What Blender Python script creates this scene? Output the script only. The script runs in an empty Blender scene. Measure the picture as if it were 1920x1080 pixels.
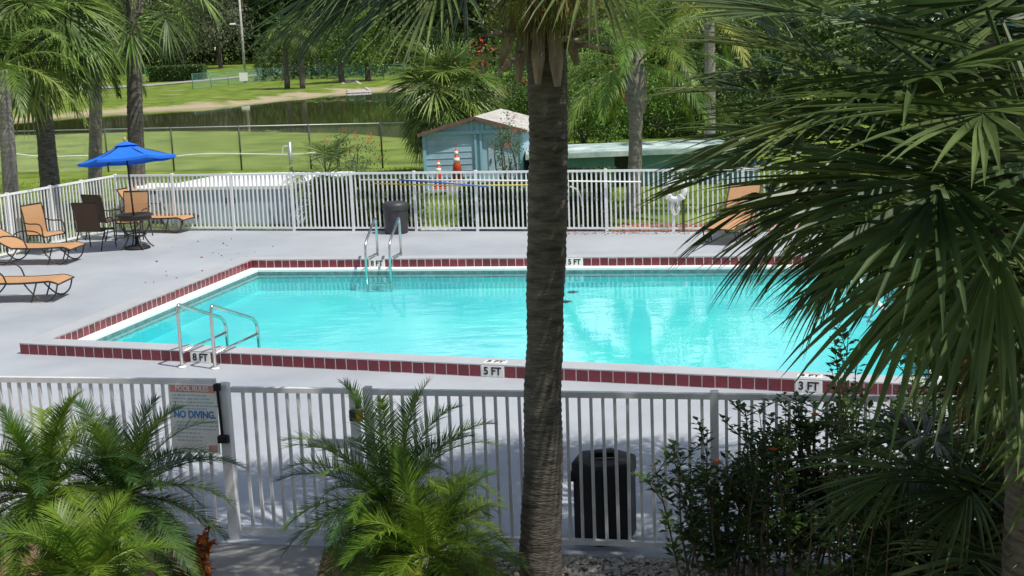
import bpy, math, random
from mathutils import Vector, Matrix, noise

V = Vector
Z = V((0, 0, 1))
rnd = random.Random(11)
scene = bpy.context.scene
col = scene.collection

# ---------------------------------------------------------------- camera
F, PITCH, ROLL, CAMH = 2485.0, 0.18855, -0.0387, 4.14      # focal length in px of a 1920 wide frame
_fw = V((0, math.cos(PITCH), -math.sin(PITCH)))
_r0, _u0 = V((1, 0, 0)), V((0, math.sin(PITCH), math.cos(PITCH)))
_r = _r0 * math.cos(ROLL) + _u0 * math.sin(ROLL)
_u = _u0 * math.cos(ROLL) - _r0 * math.sin(ROLL)
CAM = V((0, 0, CAMH))
cd = bpy.data.cameras.new("camera")
cam = bpy.data.objects.new("camera", cd)
col.objects.link(cam)
cd.sensor_fit = 'HORIZONTAL'
cd.sensor_width = 36
cd.lens = F * 36 / 1920
cd.clip_start = 0.1
cd.clip_end = 2500
m = Matrix.Identity(4)
for i in range(3):
    m[i][0], m[i][1], m[i][2], m[i][3] = _r[i], _u[i], -_fw[i], CAM[i]
cam.matrix_world = m
scene.camera = cam

# ---------------------------------------------------------------- sky, sun, exposure
SUN_EL, SUN_AZ = math.radians(61), math.atan2(0.84, -0.55)   # azimuth from +Y towards +X
world = bpy.data.worlds.new("World")
scene.world = world
world.use_nodes = True
nt = world.node_tree
bg = nt.nodes["Background"]
sky = nt.nodes.new("ShaderNodeTexSky")
sky.sky_type = 'NISHITA'
sky.sun_disc = False
sky.sun_elevation = SUN_EL
sky.sun_rotation = SUN_AZ
sky.air_density = 1.0
sky.dust_density = 0.3
tc = nt.nodes.new("ShaderNodeTexCoord")
mp = nt.nodes.new("ShaderNodeMapping")
mp.inputs["Scale"].default_value = (1.0, 1.0, 2.6)
mp.inputs["Location"].default_value = (1.7, 3.9, 7.7)
nz = nt.nodes.new("ShaderNodeTexNoise")
nz.inputs["Scale"].default_value = 2.6
nz.inputs["Detail"].default_value = 6
nz.inputs["Roughness"].default_value = 0.55
rp = nt.nodes.new("ShaderNodeValToRGB")
rp.color_ramp.elements[0].position = 0.52
rp.color_ramp.elements[1].position = 0.62
mx = nt.nodes.new("ShaderNodeMix")
mx.data_type = 'RGBA'
mx.inputs["B"].default_value = (22.0, 22.3, 22.6, 1)
nt.links.new(tc.outputs["Generated"], mp.inputs["Vector"])
nt.links.new(mp.outputs["Vector"], nz.inputs["Vector"])
nt.links.new(nz.outputs["Fac"], rp.inputs["Fac"])
nt.links.new(rp.outputs["Color"], mx.inputs["Factor"])
nt.links.new(sky.outputs["Color"], mx.inputs["A"])
nt.links.new(mx.outputs["Result"], bg.inputs["Color"])
bg.inputs["Strength"].default_value = 0.075
sl = bpy.data.lights.new("sun", 'SUN')
sl.energy = 4.6
sl.angle = math.radians(0.53)
sl.color = (1.0, 0.96, 0.88)
sun = bpy.data.objects.new("sun", sl)
col.objects.link(sun)
to_sun = V((math.sin(SUN_AZ) * math.cos(SUN_EL), math.cos(SUN_AZ) * math.cos(SUN_EL), math.sin(SUN_EL)))
sun.rotation_euler = to_sun.to_track_quat('Z', 'Y').to_euler()
sun.location = (20, -15, 40)
vs = scene.view_settings
vs.view_transform = 'Standard'
vs.look = 'None'
vs.gamma = 1
vs.use_curve_mapping = False
vs.exposure = 0.04
scene.render.engine = 'CYCLES'
scene.cycles.max_bounces = 8
scene.cycles.transparent_max_bounces = 12

# ---------------------------------------------------------------- helpers
def _dir(px, py):
    return _fw * F + _r * (px - 960) - _u * (py - 540)

def G(px, py, z=0.0):
    d = _dir(px, py)
    return CAM + d * ((z - CAMH) / d.z)

def D(px, py, Y):
    d = _dir(px, py)
    return CAM + d * (Y / d.y)

def at(v, z):
    return V((v.x, v.y, z))

class MB:
    def __init__(s):
        s.v, s.f = [], []

    def add(s, vs_, fs_):
        n = len(s.v)
        s.v += [tuple(p) for p in vs_]
        s.f += [tuple(n + i for i in f) for f in fs_]

    def box(s, c, size, mat=None):
        c = V(c)
        x, y, z = [q / 2 for q in size]
        ps = [V((a * x, b * y, d * z)) for d in (-1, 1) for b in (-1, 1) for a in (-1, 1)]
        if mat is not None:
            ps = [mat @ p for p in ps]
        s.add([c + p for p in ps], [(0, 2, 3, 1), (4, 5, 7, 6), (0, 1, 5, 4), (2, 6, 7, 3), (0, 4, 6, 2), (1, 3, 7, 5)])

    def cbox(s, c, size, ch, mat=None):
        """box whose top edges are chamfered"""
        c = V(c)
        x, y, z = [q / 2 for q in size]
        rows = [(x, y, -z), (x, y, z - ch), (x - ch, y - ch, z)]
        ps = []
        for a, b, d in rows:
            ps += [V((-a, -b, d)), V((a, -b, d)), V((a, b, d)), V((-a, b, d))]
        if mat is not None:
            ps = [mat @ p for p in ps]
        fs = [(3, 2, 1, 0), (8, 9, 10, 11)]
        for k in (0, 4):
            for i in range(4):
                j = (i + 1) % 4
                fs.append((k + i, k + j, k + 4 + j, k + 4 + i))
        s.add([c + p for p in ps], fs)

    def beam(s, p0, p1, w, h, up=Z):
        p0, p1 = V(p0), V(p1)
        d = (p1 - p0).normalized()
        sd = d.cross(up)
        if sd.length < 1e-4:
            sd = d.cross(V((1, 0, 0)))
        sd.normalize()
        u = sd.cross(d)
        q = []
        for p in (p0, p1):
            for a, b in ((-1, -1), (1, -1), (1, 1), (-1, 1)):
                q.append(p + sd * a * w / 2 + u * b * h / 2)
        s.add(q, [(3, 2, 1, 0), (4, 5, 6, 7), (0, 1, 5, 4), (1, 2, 6, 5), (2, 3, 7, 6), (3, 0, 4, 7)])

    def tube(s, pts, r, n=8, cap=True):
        pts = [V(p) for p in pts]
        k = len(pts)
        rs = r if isinstance(r, (list, tuple)) else [r] * k
        t0 = (pts[1] - pts[0]).normalized()
        a = t0.cross(Z)
        if a.length < 1e-3:
            a = t0.cross(V((1, 0, 0)))
        a.normalize()
        vs_, fs_ = [], []
        for i in range(k):
            t = (pts[min(i + 1, k - 1)] - pts[max(i - 1, 0)])
            if t.length < 1e-9:
                t = t0
            t.normalize()
            a = (a - t * a.dot(t))
            a.normalize()
            b = t.cross(a)
            for j in range(n):
                q = 2 * math.pi * j / n
                vs_.append(pts[i] + (a * math.cos(q) + b * math.sin(q)) * rs[i])
        for i in range(k - 1):
            for j in range(n):
                j2 = (j + 1) % n
                fs_.append((i * n + j, i * n + j2, (i + 1) * n + j2, (i + 1) * n + j))
        if cap:
            fs_.append(tuple(reversed(range(n))))
            fs_.append(tuple(range((k - 1) * n, k * n)))
        s.add(vs_, fs_)

    def lathe(s, prof, c=(0, 0, 0), n=20, mat=None, cap=True):
        c = V(c)
        vs_, fs_ = [], []
        for r, z in prof:
            for j in range(n):
                q = 2 * math.pi * (j + .5) / n
                p = V((r * math.cos(q), r * math.sin(q), z))
                if mat is not None:
                    p = mat @ p
                vs_.append(c + p)
        k = len(prof)
        for i in range(k - 1):
            for j in range(n):
                j2 = (j + 1) % n
                fs_.append((i * n + j, i * n + j2, (i + 1) * n + j2, (i + 1) * n + j))
        if cap:
            fs_.append(tuple(reversed(range(n))))
            fs_.append(tuple(range((k - 1) * n, k * n)))
        s.add(vs_, fs_)

    def mesh(s, name, mat, smooth=False):
        me = bpy.data.meshes.new(name)
        me.from_pydata(s.v, [], s.f)
        me.materials.append(mat)
        if smooth:
            me.polygons.foreach_set("use_smooth", [True] * len(me.polygons))
        me.update()
        return me

def curve_pts(pts, n=6):
    """Catmull-Rom through pts"""
    pts = [V(p) for p in pts]
    out = []
    k = len(pts)
    for i in range(k - 1):
        p0, p1, p2, p3 = pts[max(i - 1, 0)], pts[i], pts[i + 1], pts[min(i + 2, k - 1)]
        for j in range(n):
            t = j / n
            out.append(0.5 * ((2 * p1) + (p2 - p0) * t + (2 * p0 - 5 * p1 + 4 * p2 - p3) * t * t + (3 * p1 - p0 - 3 * p2 + p3) * t ** 3))
    out.append(pts[-1])
    return out

PINV = {}

def tag(o, label=None, cat=None, group=None, kind=None):
    if label: o["label"] = label
    if cat: o["category"] = cat
    if group: o["group"] = group
    if kind: o["kind"] = kind
    return o

def thing(name, loc, label, cat, group=None, rz=0.0):
    o = bpy.data.objects.new(name, None)
    o.empty_display_size = .2
    col.objects.link(o)
    o.location = loc
    o.rotation_euler = (0, 0, rz)
    PINV[o] = (Matrix.Translation(V(loc)) @ Matrix.Rotation(rz, 4, 'Z')).inverted()
    return tag(o, label, cat, group)

def obj(name, me, parent=None, world=True, kind=None, loc=None, rot=None):
    o = bpy.data.objects.new(name, me)
    col.objects.link(o)
    if loc is not None:
        o.location = loc
    if rot is not None:
        o.rotation_euler = rot
    if parent is not None:
        o.parent = parent
        if world and parent in PINV:
            o.matrix_parent_inverse = PINV[parent]
    if kind:
        o["kind"] = kind
    return o

def part(mb, name, mat, parent=None, smooth=False, world=True, kind=None):
    return obj(name, mb.mesh(name, mat, smooth), parent, world, kind)

def copy_tree(o, parent=None):
    c = o.copy()
    col.objects.link(c)
    c.parent = parent
    for ch in KIDS(o):
        copy_tree(ch, c)
    return c

def KIDS(o):
    return [c for c in bpy.data.objects if c.parent == o]

# ---------------------------------------------------------------- materials
def mat(name, c, rough=.6, var=.15, scale=6.0, bump=0.0, bscale=None, metal=0.0, spec=.5, objrand=0.0,
        island=0.0, transl=0.0, c2=None, det=4, stretch=None, coat=0.0):
    ma = bpy.data.materials.new(name)
    ma.use_nodes = True
    t = ma.node_tree
    b = t.nodes["Principled BSDF"]
    b.inputs["Roughness"].default_value = rough
    b.inputs["Metallic"].default_value = metal
    b.inputs["Specular IOR Level"].default_value = spec
    if coat:
        b.inputs["Coat Weight"].default_value = coat
        b.inputs["Coat Roughness"].default_value = .15
    tcn = t.nodes.new("ShaderNodeTexCoord")
    mpn = t.nodes.new("ShaderNodeMapping")
    if stretch:
        mpn.inputs["Scale"].default_value = stretch
    t.links.new(tcn.outputs["Object"], mpn.inputs["Vector"])
    n = t.nodes.new("ShaderNodeTexNoise")
    n.inputs["Scale"].default_value = scale
    n.inputs["Detail"].default_value = det
    n.inputs["Roughness"].default_value = .62
    t.links.new(mpn.outputs["Vector"], n.inputs["Vector"])
    r = t.nodes.new("ShaderNodeValToRGB")
    r.color_ramp.elements[0].position = .32
    r.color_ramp.elements[1].position = .68
    lo = [max(0, q * (1 - var)) for q in c]
    hi = [min(1, q * (1 + var)) for q in (c2 or c)]
    r.color_ramp.elements[0].color = (*lo, 1)
    r.color_ramp.elements[1].color = (*hi, 1)
    t.links.new(n.outputs["Fac"], r.inputs["Fac"])
    out = r.outputs["Color"]
    if objrand or island:
        h = t.nodes.new("ShaderNodeHueSaturation")
        src = None
        if island:
            g = t.nodes.new("ShaderNodeNewGeometry")
            src = g.outputs["Random Per Island"]
            amt = island
        else:
            g = t.nodes.new("ShaderNodeObjectInfo")
            src = g.outputs["Random"]
            amt = objrand
        mr = t.nodes.new("ShaderNodeMapRange")
        mr.inputs["To Min"].default_value = 1 - amt
        mr.inputs["To Max"].default_value = 1 + amt
        t.links.new(src, mr.inputs["Value"])
        t.links.new(mr.outputs["Result"], h.inputs["Value"])
        if island and objrand:
            g2 = t.nodes.new("ShaderNodeObjectInfo")
            m2 = t.nodes.new("ShaderNodeMapRange")
            m2.inputs["To Min"].default_value = .5 - objrand * .06
            m2.inputs["To Max"].default_value = .5 + objrand * .06
            t.links.new(g2.outputs["Random"], m2.inputs["Value"])
            t.links.new(m2.outputs["Result"], h.inputs["Hue"])
        t.links.new(out, h.inputs["Color"])
        out = h.outputs["Color"]
    t.links.new(out, b.inputs["Base Color"])
    if bump:
        n2 = t.nodes.new("ShaderNodeTexNoise")
        n2.inputs["Scale"].default_value = bscale or scale * 4
        n2.inputs["Detail"].default_value = 5
        t.links.new(mpn.outputs["Vector"], n2.inputs["Vector"])
        bp = t.nodes.new("ShaderNodeBump")
        bp.inputs["Strength"].default_value = bump
        bp.inputs["Distance"].default_value = .02
        t.links.new(n2.outputs["Fac"], bp.inputs["Height"])
        t.links.new(bp.outputs["Normal"], b.inputs["Normal"])
    if transl:
        tr = t.nodes.new("ShaderNodeBsdfTranslucent")
        t.links.new(out, tr.inputs["Color"])
        ms = t.nodes.new("ShaderNodeMixShader")
        ms.inputs["Fac"].default_value = transl
        t.links.new(b.outputs["BSDF"], ms.inputs[1])
        t.links.new(tr.outputs["BSDF"], ms.inputs[2])
        t.links.new(ms.outputs["Shader"], t.nodes["Material Output"].inputs["Surface"])
    return ma

def leafmat(name, c, c2=None, rough=.45, island=.3, transl=.3, objrand=.3, var=.25, scale=3, spec=.4):
    return mat(name, c, rough, var, scale, island=island, transl=transl, objrand=objrand, c2=c2, spec=spec, det=2)

M_deck = mat("deck_paint", (.345, .37, .41), .55, .08, .45, bump=.12, bscale=60, c2=(.405, .425, .455), det=10)
M_curbtop = mat("curb_paint", (.42, .43, .45), .5, .06, 3, bump=.12, bscale=50)
M_grout = mat("grout", (.74, .70, .66), .8, .15, 9, bump=.2)
M_tile = mat("burgundy_tile", (.155, .018, .030), .28, .18, 9, objrand=.22, spec=.5)
M_mark = mat("white_tile", (.74, .73, .70), .3, .05, 8)
M_black = mat("black_paint", (.012, .012, .014), .5, .1)
M_whitel = mat("white_coping", (.80, .80, .78), .6, .05, 4, bump=.1)
M_line = mat("waterline_shade", (.16, .22, .22), .35, .3, 12)  # dark colour paints the shadow line between ledge and water
M_plaster = mat("aqua_plaster", (.12, .60, .67), .7, .06, .45, c2=(.16, .67, .66))
M_white = mat("white_metal", (.82, .82, .82), .38, .06, 5)
M_wgrey = mat("shaded_white_metal", (.66, .66, .67), .4, .1, 7)  # white metal greyed to put the near fence's shade into its colour
M_steel = mat("steel", (.62, .62, .60), .22, .08, 9, metal=1.0)
M_galv = mat("galvanised", (.38, .40, .41), .45, .12, 9, metal=.6)
M_green_metal = mat("green_coated_metal", (.05, .24, .20), .5, .15, 5)
M_darkpost = mat("dark_metal", (.04, .045, .045), .5, .2)
M_can = mat("black_plastic", (.006, .006, .007), .7, .2, 6, bump=.1)
M_can2 = mat("charcoal_plastic", (.035, .036, .04), .5, .15, 6, bump=.1)
M_sling = mat("tan_sling", (.47, .26, .125), .7, .08, 40, bump=.2, bscale=300)
M_bsling = mat("brown_sling", (.085, .05, .03), .7, .12, 40, bump=.2, bscale=300)
M_bframe = mat("brown_frame", (.035, .022, .016), .4, .1)
M_blue = mat("blue_canvas", (.008, .15, .72), .75, .06, 4, bump=.15, bscale=200)
M_brass = mat("brass", (.55, .32, .07), .35, .1, metal=.8)
M_sign = mat("sign_face", (.80, .80, .76), .5, .08, 4)
M_signpink = mat("sign_red", (.62, .30, .27), .5, .15, 30)
M_signblue = mat("sign_blue", (.04, .24, .56), .5, .1)
M_signpale = mat("sign_faded_blue", (.42, .56, .64), .5, .15, 40)
M_orange = mat("cone_orange", (.62, .075, .025), .5, .15, 6)
M_conew = mat("cone_white", (.75, .74, .70), .4, .1)
M_shed = mat("blue_siding", (.34, .49, .58), .7, .12, 2.5, bump=.2, bscale=14)
M_shedt = mat("blue_trim", (.24, .47, .57), .6, .08, 4)
M_sheddk = mat("teal_wall", (.11, .25, .27), .7, .12, 2)
M_roofb = mat("roof_brown", (.16, .085, .07), .8, .2, 8)
M_roofw = mat("roof_weathered", (.45, .43, .40), .8, .25, 3, bump=.2)
M_rooft = mat("roof_teal", (.16, .33, .31), .8, .3, 1.1, c2=(.44, .50, .47), det=6)
M_encl = mat("enclosure_paint", (.44, .53, .68), .6, .08, 2)
M_enclroof = mat("white_roof", (.80, .80, .79), .6, .04, 2)
M_conc = mat("concrete", (.40, .38, .35), .8, .15, 4, bump=.25)
M_path = mat("path_concrete", (.30, .29, .28), .8, .18, 2.5, bump=.25)
M_road = mat("asphalt_road", (.30, .29, .27), .85, .1, 1)
M_mulch = mat("mulch", (.15, .085, .05), .9, .5, 18, bump=.8, bscale=40, c2=(.22, .13, .08))
M_stone = mat("gravel", (.45, .42, .37), .8, .25, 9, objrand=0, island=.3)
M_chip = mat("mulch_chip", (.32, .13, .06), .9, .3, 9, island=.45)
M_trunk = mat("palm_bark", (.066, .057, .047), .9, .35, 6, bump=1.0, bscale=20, stretch=(1, 1, 4.5), c2=(.135, .12, .10), det=10)
M_trunkg = mat("grey_palm_bark", (.25, .225, .195), .9, .3, 4, bump=.6, bscale=14, stretch=(1, 1, 4))
M_boot = mat("old_leaf_base", (.28, .225, .185), .9, .5, 11, bump=.9, bscale=30, stretch=(1, 1, .25))
M_bark = mat("tree_bark", (.10, .08, .065), .9, .3, 6, bump=.5)
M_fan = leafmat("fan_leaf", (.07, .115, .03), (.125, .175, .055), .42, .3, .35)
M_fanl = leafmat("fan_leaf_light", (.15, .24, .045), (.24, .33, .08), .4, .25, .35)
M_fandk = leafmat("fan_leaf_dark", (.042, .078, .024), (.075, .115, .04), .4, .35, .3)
M_fandead = leafmat("dead_fan_leaf", (.24, .14, .06), (.32, .21, .10), .8, .3, .2)
M_pin = leafmat("feather_leaf", (.085, .16, .022), (.14, .22, .035), .45, .3, .35)
M_pinY = leafmat("feather_leaf_yellow", (.22, .26, .03), (.30, .32, .05), .5, .2, .4)
M_pyg = leafmat("date_palm_leaf", (.10, .19, .022), (.17, .27, .03), .4, .3, .42)
M_pygdk = leafmat("date_palm_leaf_dark", (.045, .10, .028), (.07, .14, .035), .38, .3, .35)
M_hib = leafmat("hibiscus_leaf", (.04, .09, .026), (.085, .15, .03), .35, .5, .25)
M_hedge = leafmat("hedge_leaf", (.045, .09, .022), (.085, .15, .035), .4, .5, .25)
M_bright = leafmat("bright_leaf", (.09, .18, .028), (.16, .27, .045), .45, .45, .35)
M_forest = leafmat("forest_leaf", (.04, .062, .02), (.065, .095, .028), .85, .4, .25, spec=.1)
M_moss = leafmat("moss_leaf", (.10, .12, .075), (.14, .16, .10), .8, .3, .25)
M_myrtle = leafmat("myrtle_leaf", (.085, .15, .045), (.13, .2, .06), .5, .4, .35)
M_red = leafmat("red_flower", (.62, .06, .035), (.75, .14, .05), .6, .3, .3)
M_croton = leafmat("croton_leaf", (.28, .04, .02), (.55, .20, .02), .4, .6, .25, var=.4, scale=14)
M_cover = leafmat("pink_ground_cover", (.34, .19, .12), (.22, .20, .08), .6, .5, .25, var=.4, scale=10)
M_grass = leafmat("grass_blade", (.12, .20, .018), (.18, .26, .03), .6, .3, .35)
M_rope = mat("white_rope", (.72, .72, .68), .7, .1)
M_yellow = mat("yellow_pole", (.60, .46, .06), .45, .1)
M_bluep = mat("blue_pole", (.03, .12, .45), .4, .1)
M_teal = mat("teal_tarp", (.12, .45, .42), .6, .15, 6)
M_stem = mat("stem", (.10, .075, .045), .85, .2)
M_wood = mat("wood_finial", (.55, .33, .15), .5, .15)

def lawn_material():
    ma = mat("lawn", (.088, .155, .015), .95, .3, .55, bump=.7, bscale=9, c2=(.165, .215, .04), spec=.1, det=12)
    t = ma.node_tree
    b = t.nodes["Principled BSDF"]
    src = b.inputs["Base Color"].links[0].from_socket
    # bare sandy soil near the pond's water level, broken up by noise
    g = t.nodes.new("ShaderNodeNewGeometry")
    sx = t.nodes.new("ShaderNodeSeparateXYZ")
    t.links.new(g.outputs["Position"], sx.inputs[0])
    n = t.nodes.new("ShaderNodeTexNoise")
    n.inputs["Scale"].default_value = .35
    n.inputs["Detail"].default_value = 8
    t.links.new(g.outputs["Position"], n.inputs["Vector"])
    ad = t.nodes.new("ShaderNodeMath"); ad.operation = 'MULTIPLY_ADD'
    ad.inputs[1].default_value = 1.1
    t.links.new(n.outputs["Fac"], ad.inputs[0])
    t.links.new(sx.outputs["Z"], ad.inputs[2])
    mr = t.nodes.new("ShaderNodeMapRange")
    mr.inputs["From Min"].default_value = .36
    mr.inputs["From Max"].default_value = .18
    t.links.new(ad.outputs[0], mr.inputs["Value"])
    gy = t.nodes.new("ShaderNodeMapRange")      # the far bank is the bare, eroded one
    gy.inputs["From Min"].default_value = 62
    gy.inputs["From Max"].default_value = 70
    t.links.new(sx.outputs["Y"], gy.inputs["Value"])
    mu = t.nodes.new("ShaderNodeMath"); mu.operation = 'MULTIPLY'
    t.links.new(mr.outputs["Result"], mu.inputs[0])
    t.links.new(gy.outputs["Result"], mu.inputs[1])
    mxn = t.nodes.new("ShaderNodeMix"); mxn.data_type = 'RGBA'
    mxn.inputs["B"].default_value = (.36, .30, .20, 1)
    t.links.new(mu.outputs[0], mxn.inputs["Factor"])
    t.links.new(src, mxn.inputs["A"])
    t.links.new(mxn.outputs["Result"], b.inputs["Base Color"])
    return ma
M_lawn = lawn_material()

def water_material():
    ma = bpy.data.materials.new("pool_water")
    ma.use_nodes = True
    t = ma.node_tree
    t.nodes.remove(t.nodes["Principled BSDF"])
    tr = t.nodes.new("ShaderNodeBsdfTransparent")
    tr.inputs["Color"].default_value = (.70, .97, .97, 1)
    gl = t.nodes.new("ShaderNodeBsdfGlossy")
    gl.inputs["Roughness"].default_value = .03
    fr = t.nodes.new("ShaderNodeFresnel")
    fr.inputs["IOR"].default_value = 1.33
    tcn = t.nodes.new("ShaderNodeTexCoord")
    mpn = t.nodes.new("ShaderNodeMapping")
    mpn.inputs["Scale"].default_value = (1.0, 1.6, 1)
    n = t.nodes.new("ShaderNodeTexNoise")
    n.inputs["Scale"].default_value = 1.7
    n.inputs["Detail"].default_value = 4
    bp = t.nodes.new("ShaderNodeBump")
    bp.inputs["Strength"].default_value = .05
    bp.inputs["Distance"].default_value = .08
    ms = t.nodes.new("ShaderNodeMixShader")
    L = t.links.new
    L(tcn.outputs["Object"], mpn.inputs["Vector"]); L(mpn.outputs["Vector"], n.inputs["Vector"])
    L(n.outputs["Fac"], bp.inputs["Height"])
    L(bp.outputs["Normal"], fr.inputs["Normal"]); L(bp.outputs["Normal"], gl.inputs["Normal"])
    L(fr.outputs["Fac"], ms.inputs["Fac"]); L(tr.outputs["BSDF"], ms.inputs[1]); L(gl.outputs["BSDF"], ms.inputs[2])
    L(ms.outputs["Shader"], t.nodes["Material Output"].inputs["Surface"])
    return ma
M_water = water_material()
M_pond = mat("pond_water", (.05, .055, .02), .04, .2, .1, bump=.05, bscale=1.2, spec=.5)

# ---------------------------------------------------------------- layout of pool and deck
def line_hit(a, b, c, d):
    r, s = b - a, d - c
    den = r.x * s.y - r.y * s.x
    t = ((c.x - a.x) * s.y - (c.y - a.y) * s.x) / den
    return a + r * t

CZ = .16                                            # curb height
n0, n1 = at(G(37, 643, CZ), 0), at(G(1720, 720, CZ), 0)     # outer edge of the near curb
l0, l1 = at(G(105, 632, CZ), 0), at(G(470, 487, CZ), 0)     # inner edge of the left curb
f0, f1 = l1.copy(), at(G(1420, 480, CZ), 0)                 # inner edge of the far curb
r0, r1 = at(G(1800, 715, CZ), 0), at(G(1700, 497, CZ), 0)   # inner edge of the right curb

def off(a, b, d):
    n = V((-(b - a).y, (b - a).x, 0)).normalized() * d
    return a + n, b + n

BW = .33
ni = off(n0, n1, BW)
I = [line_hit(*ni, l0, l1), line_hit(*ni, r0, r1), line_hit(f0, f1, r0, r1), line_hit(f0, f1, l0, l1)]
lo_, ro_, fo_ = off(l0, l1, BW), off(r0, r1, -BW), off(f0, f1, BW)
O = [line_hit(n0, n1, *lo_), line_hit(n0, n1, *ro_), line_hit(*fo_, *ro_), line_hit(*fo_, *lo_)]

def inset(q, d):
    out = []
    k = len(q)
    for i in range(k):
        a, b = off(q[i - 1], q[i], d)
        c, e = off(q[i], q[(i + 1) % k], d)
        out.append(line_hit(a, b, c, e))
    return out
J = inset(I, .22)

def ring(mb, a, b, za, zb):
    k = len(a)
    vs_ = [at(p, za) for p in a] + [at(p, zb) for p in b]
    mb.add(vs_, [(i, (i + 1) % k, k + (i + 1) % k, k + i) for i in range(k)])

# fences: base lines
FA, FB = G(225, 432), G(1140, 434)
fdir = (FB - FA).normalized()
FC = FA.copy()
LA = G(108, 459.5)
ldir = (LA - FC).normalized()
NA, NB = G(442, 1008), G(1240, 1036)
ndir = (NB - NA).normalized()

deckq = [line_hit(NA, NB, FC, LA) if False else NA - ndir * 6.5, NA + ndir * 17, FA + fdir * 20 , FA.copy()]
deckq = [NA - ndir * 6.8 - V((0, .12, 0)), NA + ndir * 17 - V((0, .12, 0)), FA + fdir * 20 + V((0, .15, 0)), FC + V((-.1, .15, 0)), FC + ldir * 9 + V((-.12, 0, 0))]
db = MB()
# deck: polygon with the pool cut out (outer ring of 5 corners, inner ring of 4)
vs_ = [at(p, 0) for p in deckq] + [at(p, 0) for p in O] + [at(p, -.25) for p in deckq]
db.add(vs_, [(0, 1, 6, 5), (1, 2, 7, 6), (2, 3, 8, 7), (3, 4, 5, 8), (4, 0, 5), (0, 9, 10, 1), (1, 10, 11, 2), (2, 11, 12, 3), (3, 12, 13, 4), (4, 13, 9, 0)])
part(db, "pool_deck", M_deck, kind="structure")

# ---------------------------------------------------------------- ground with the pond
pond_near = [G(-330, 285, -.5), G(-80, 268, -.5), G(150, 257, -.5), G(420, 252, -.5), G(700, 256, -.5), G(860, 268, -.5), G(1010, 268, -.5)]
pond_far = [G(1010, 178, -.5), G(860, 168, -.5), G(735, 168, -.5), G(655, 174, -.5), G(560, 184, -.5), G(430, 199, -.5), G(200, 212, -.5), G(40, 226, -.5), G(-150, 246, -.5), G(-330, 262, -.5)]
POND = [(p.x, p.y) for p in pond_near + pond_far]

def poly_dist(x, y, P):
    """signed distance, positive inside"""
    ins, best = False, 1e9
    k = len(P)
    for i in range(k):
        x1, y1 = P[i]
        x2, y2 = P[(i + 1) % k]
        if (y1 > y) != (y2 > y) and x < (x2 - x1) * (y - y1) / (y2 - y1) + x1:
            ins = not ins
        dx, dy = x2 - x1, y2 - y1
        t = max(0, min(1, ((x - x1) * dx + (y - y1) * dy) / (dx * dx + dy * dy)))
        best = min(best, math.hypot(x - x1 - t * dx, y - y1 - t * dy))
    return best if ins else -best
DQ = [(p.x, p.y) for p in deckq]

def gh(x, y):
    z = -.07 + .05 * noise.noise(V((x * .15, y * .15, 0)))
    if 4 < y < 40 and abs(x) < 30:
        d = poly_dist(x, y, DQ)
        if d > .5:
            return -1.8
        if d > -.8:
            return -.07
    if y > 135:
        q = min(1, (y - 135) / 100)
        z += 1.15 * q * q * (3 - 2 * q)
    if 40 < y < 190 and x < 12:
        d = poly_dist(x, y, POND)
        w = 2.6 + .012 * y
        if d > -w:
            t = min(1, (d + w) / (2 * w))
            t = t * t * (3 - 2 * t)
            z = z * (1 - t) + (-1.05) * t + .06 * noise.noise(V((x * .6, y * .35, 3)))
    return z
xs, x = [], -45.0
xs = [-900, -500, -300, -200, -150, -120, -100, -85, -72] + [-62 + i * .9 for i in range(104)] + [34, 40, 50, 65, 90, 130, 200, 350, 600, 900]
ys = [-60, -20, -5, 2] + [4 + i * .9 for i in range(64)] + [62 + i * 1.5 for i in range(90)] + [200, 215, 240, 280, 350, 500, 800, 1500]
gb = MB()
gb.v = [(x, y, gh(x, y)) for y in ys for x in xs]
nx = len(xs)
gb.f = [(j * nx + i, j * nx + i + 1, (j + 1) * nx + i + 1, (j + 1) * nx + i) for j in range(len(ys) - 1) for i in range(nx - 1)]
part(gb, "lawn", M_lawn, smooth=True, kind="structure")
pb = MB()
cx = sum(p[0] for p in POND) / len(POND); cy = sum(p[1] for p in POND) / len(POND)
big = [(cx + (x - cx) * 1.12, cy + (y - cy) * 1.12) for x, y in POND]
pb.add([(x, y, -.5) for x, y in big], [tuple(range(len(big)))])
part(pb, "pond", M_pond, kind="structure")

# planting bed and path on the near side of the fence
bb = MB()
bq = [V((-9, 4, -.02)), V((10, 4, -.02)), at(NA + ndir * 12, -.02) - V((0, .13, 0)), at(NA - ndir * 6.7, -.02) - V((0, .13, 0))]
bb.add(bq, [(0, 1, 2, 3)])
part(bb, "planting_bed", M_mulch, kind="structure")
bb = MB()
pa, pc = at(G(395, 1012), -.012), at(G(610, 1020), -.012)
bb.add([pa + V((.25, -4, 0)), pc + V((.1, -4, 0)), pc - V((0, .02, 0)), pa - V((0, .02, 0))], [(0, 1, 2, 3)])
part(bb, "path", M_path, kind="structure")

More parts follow.
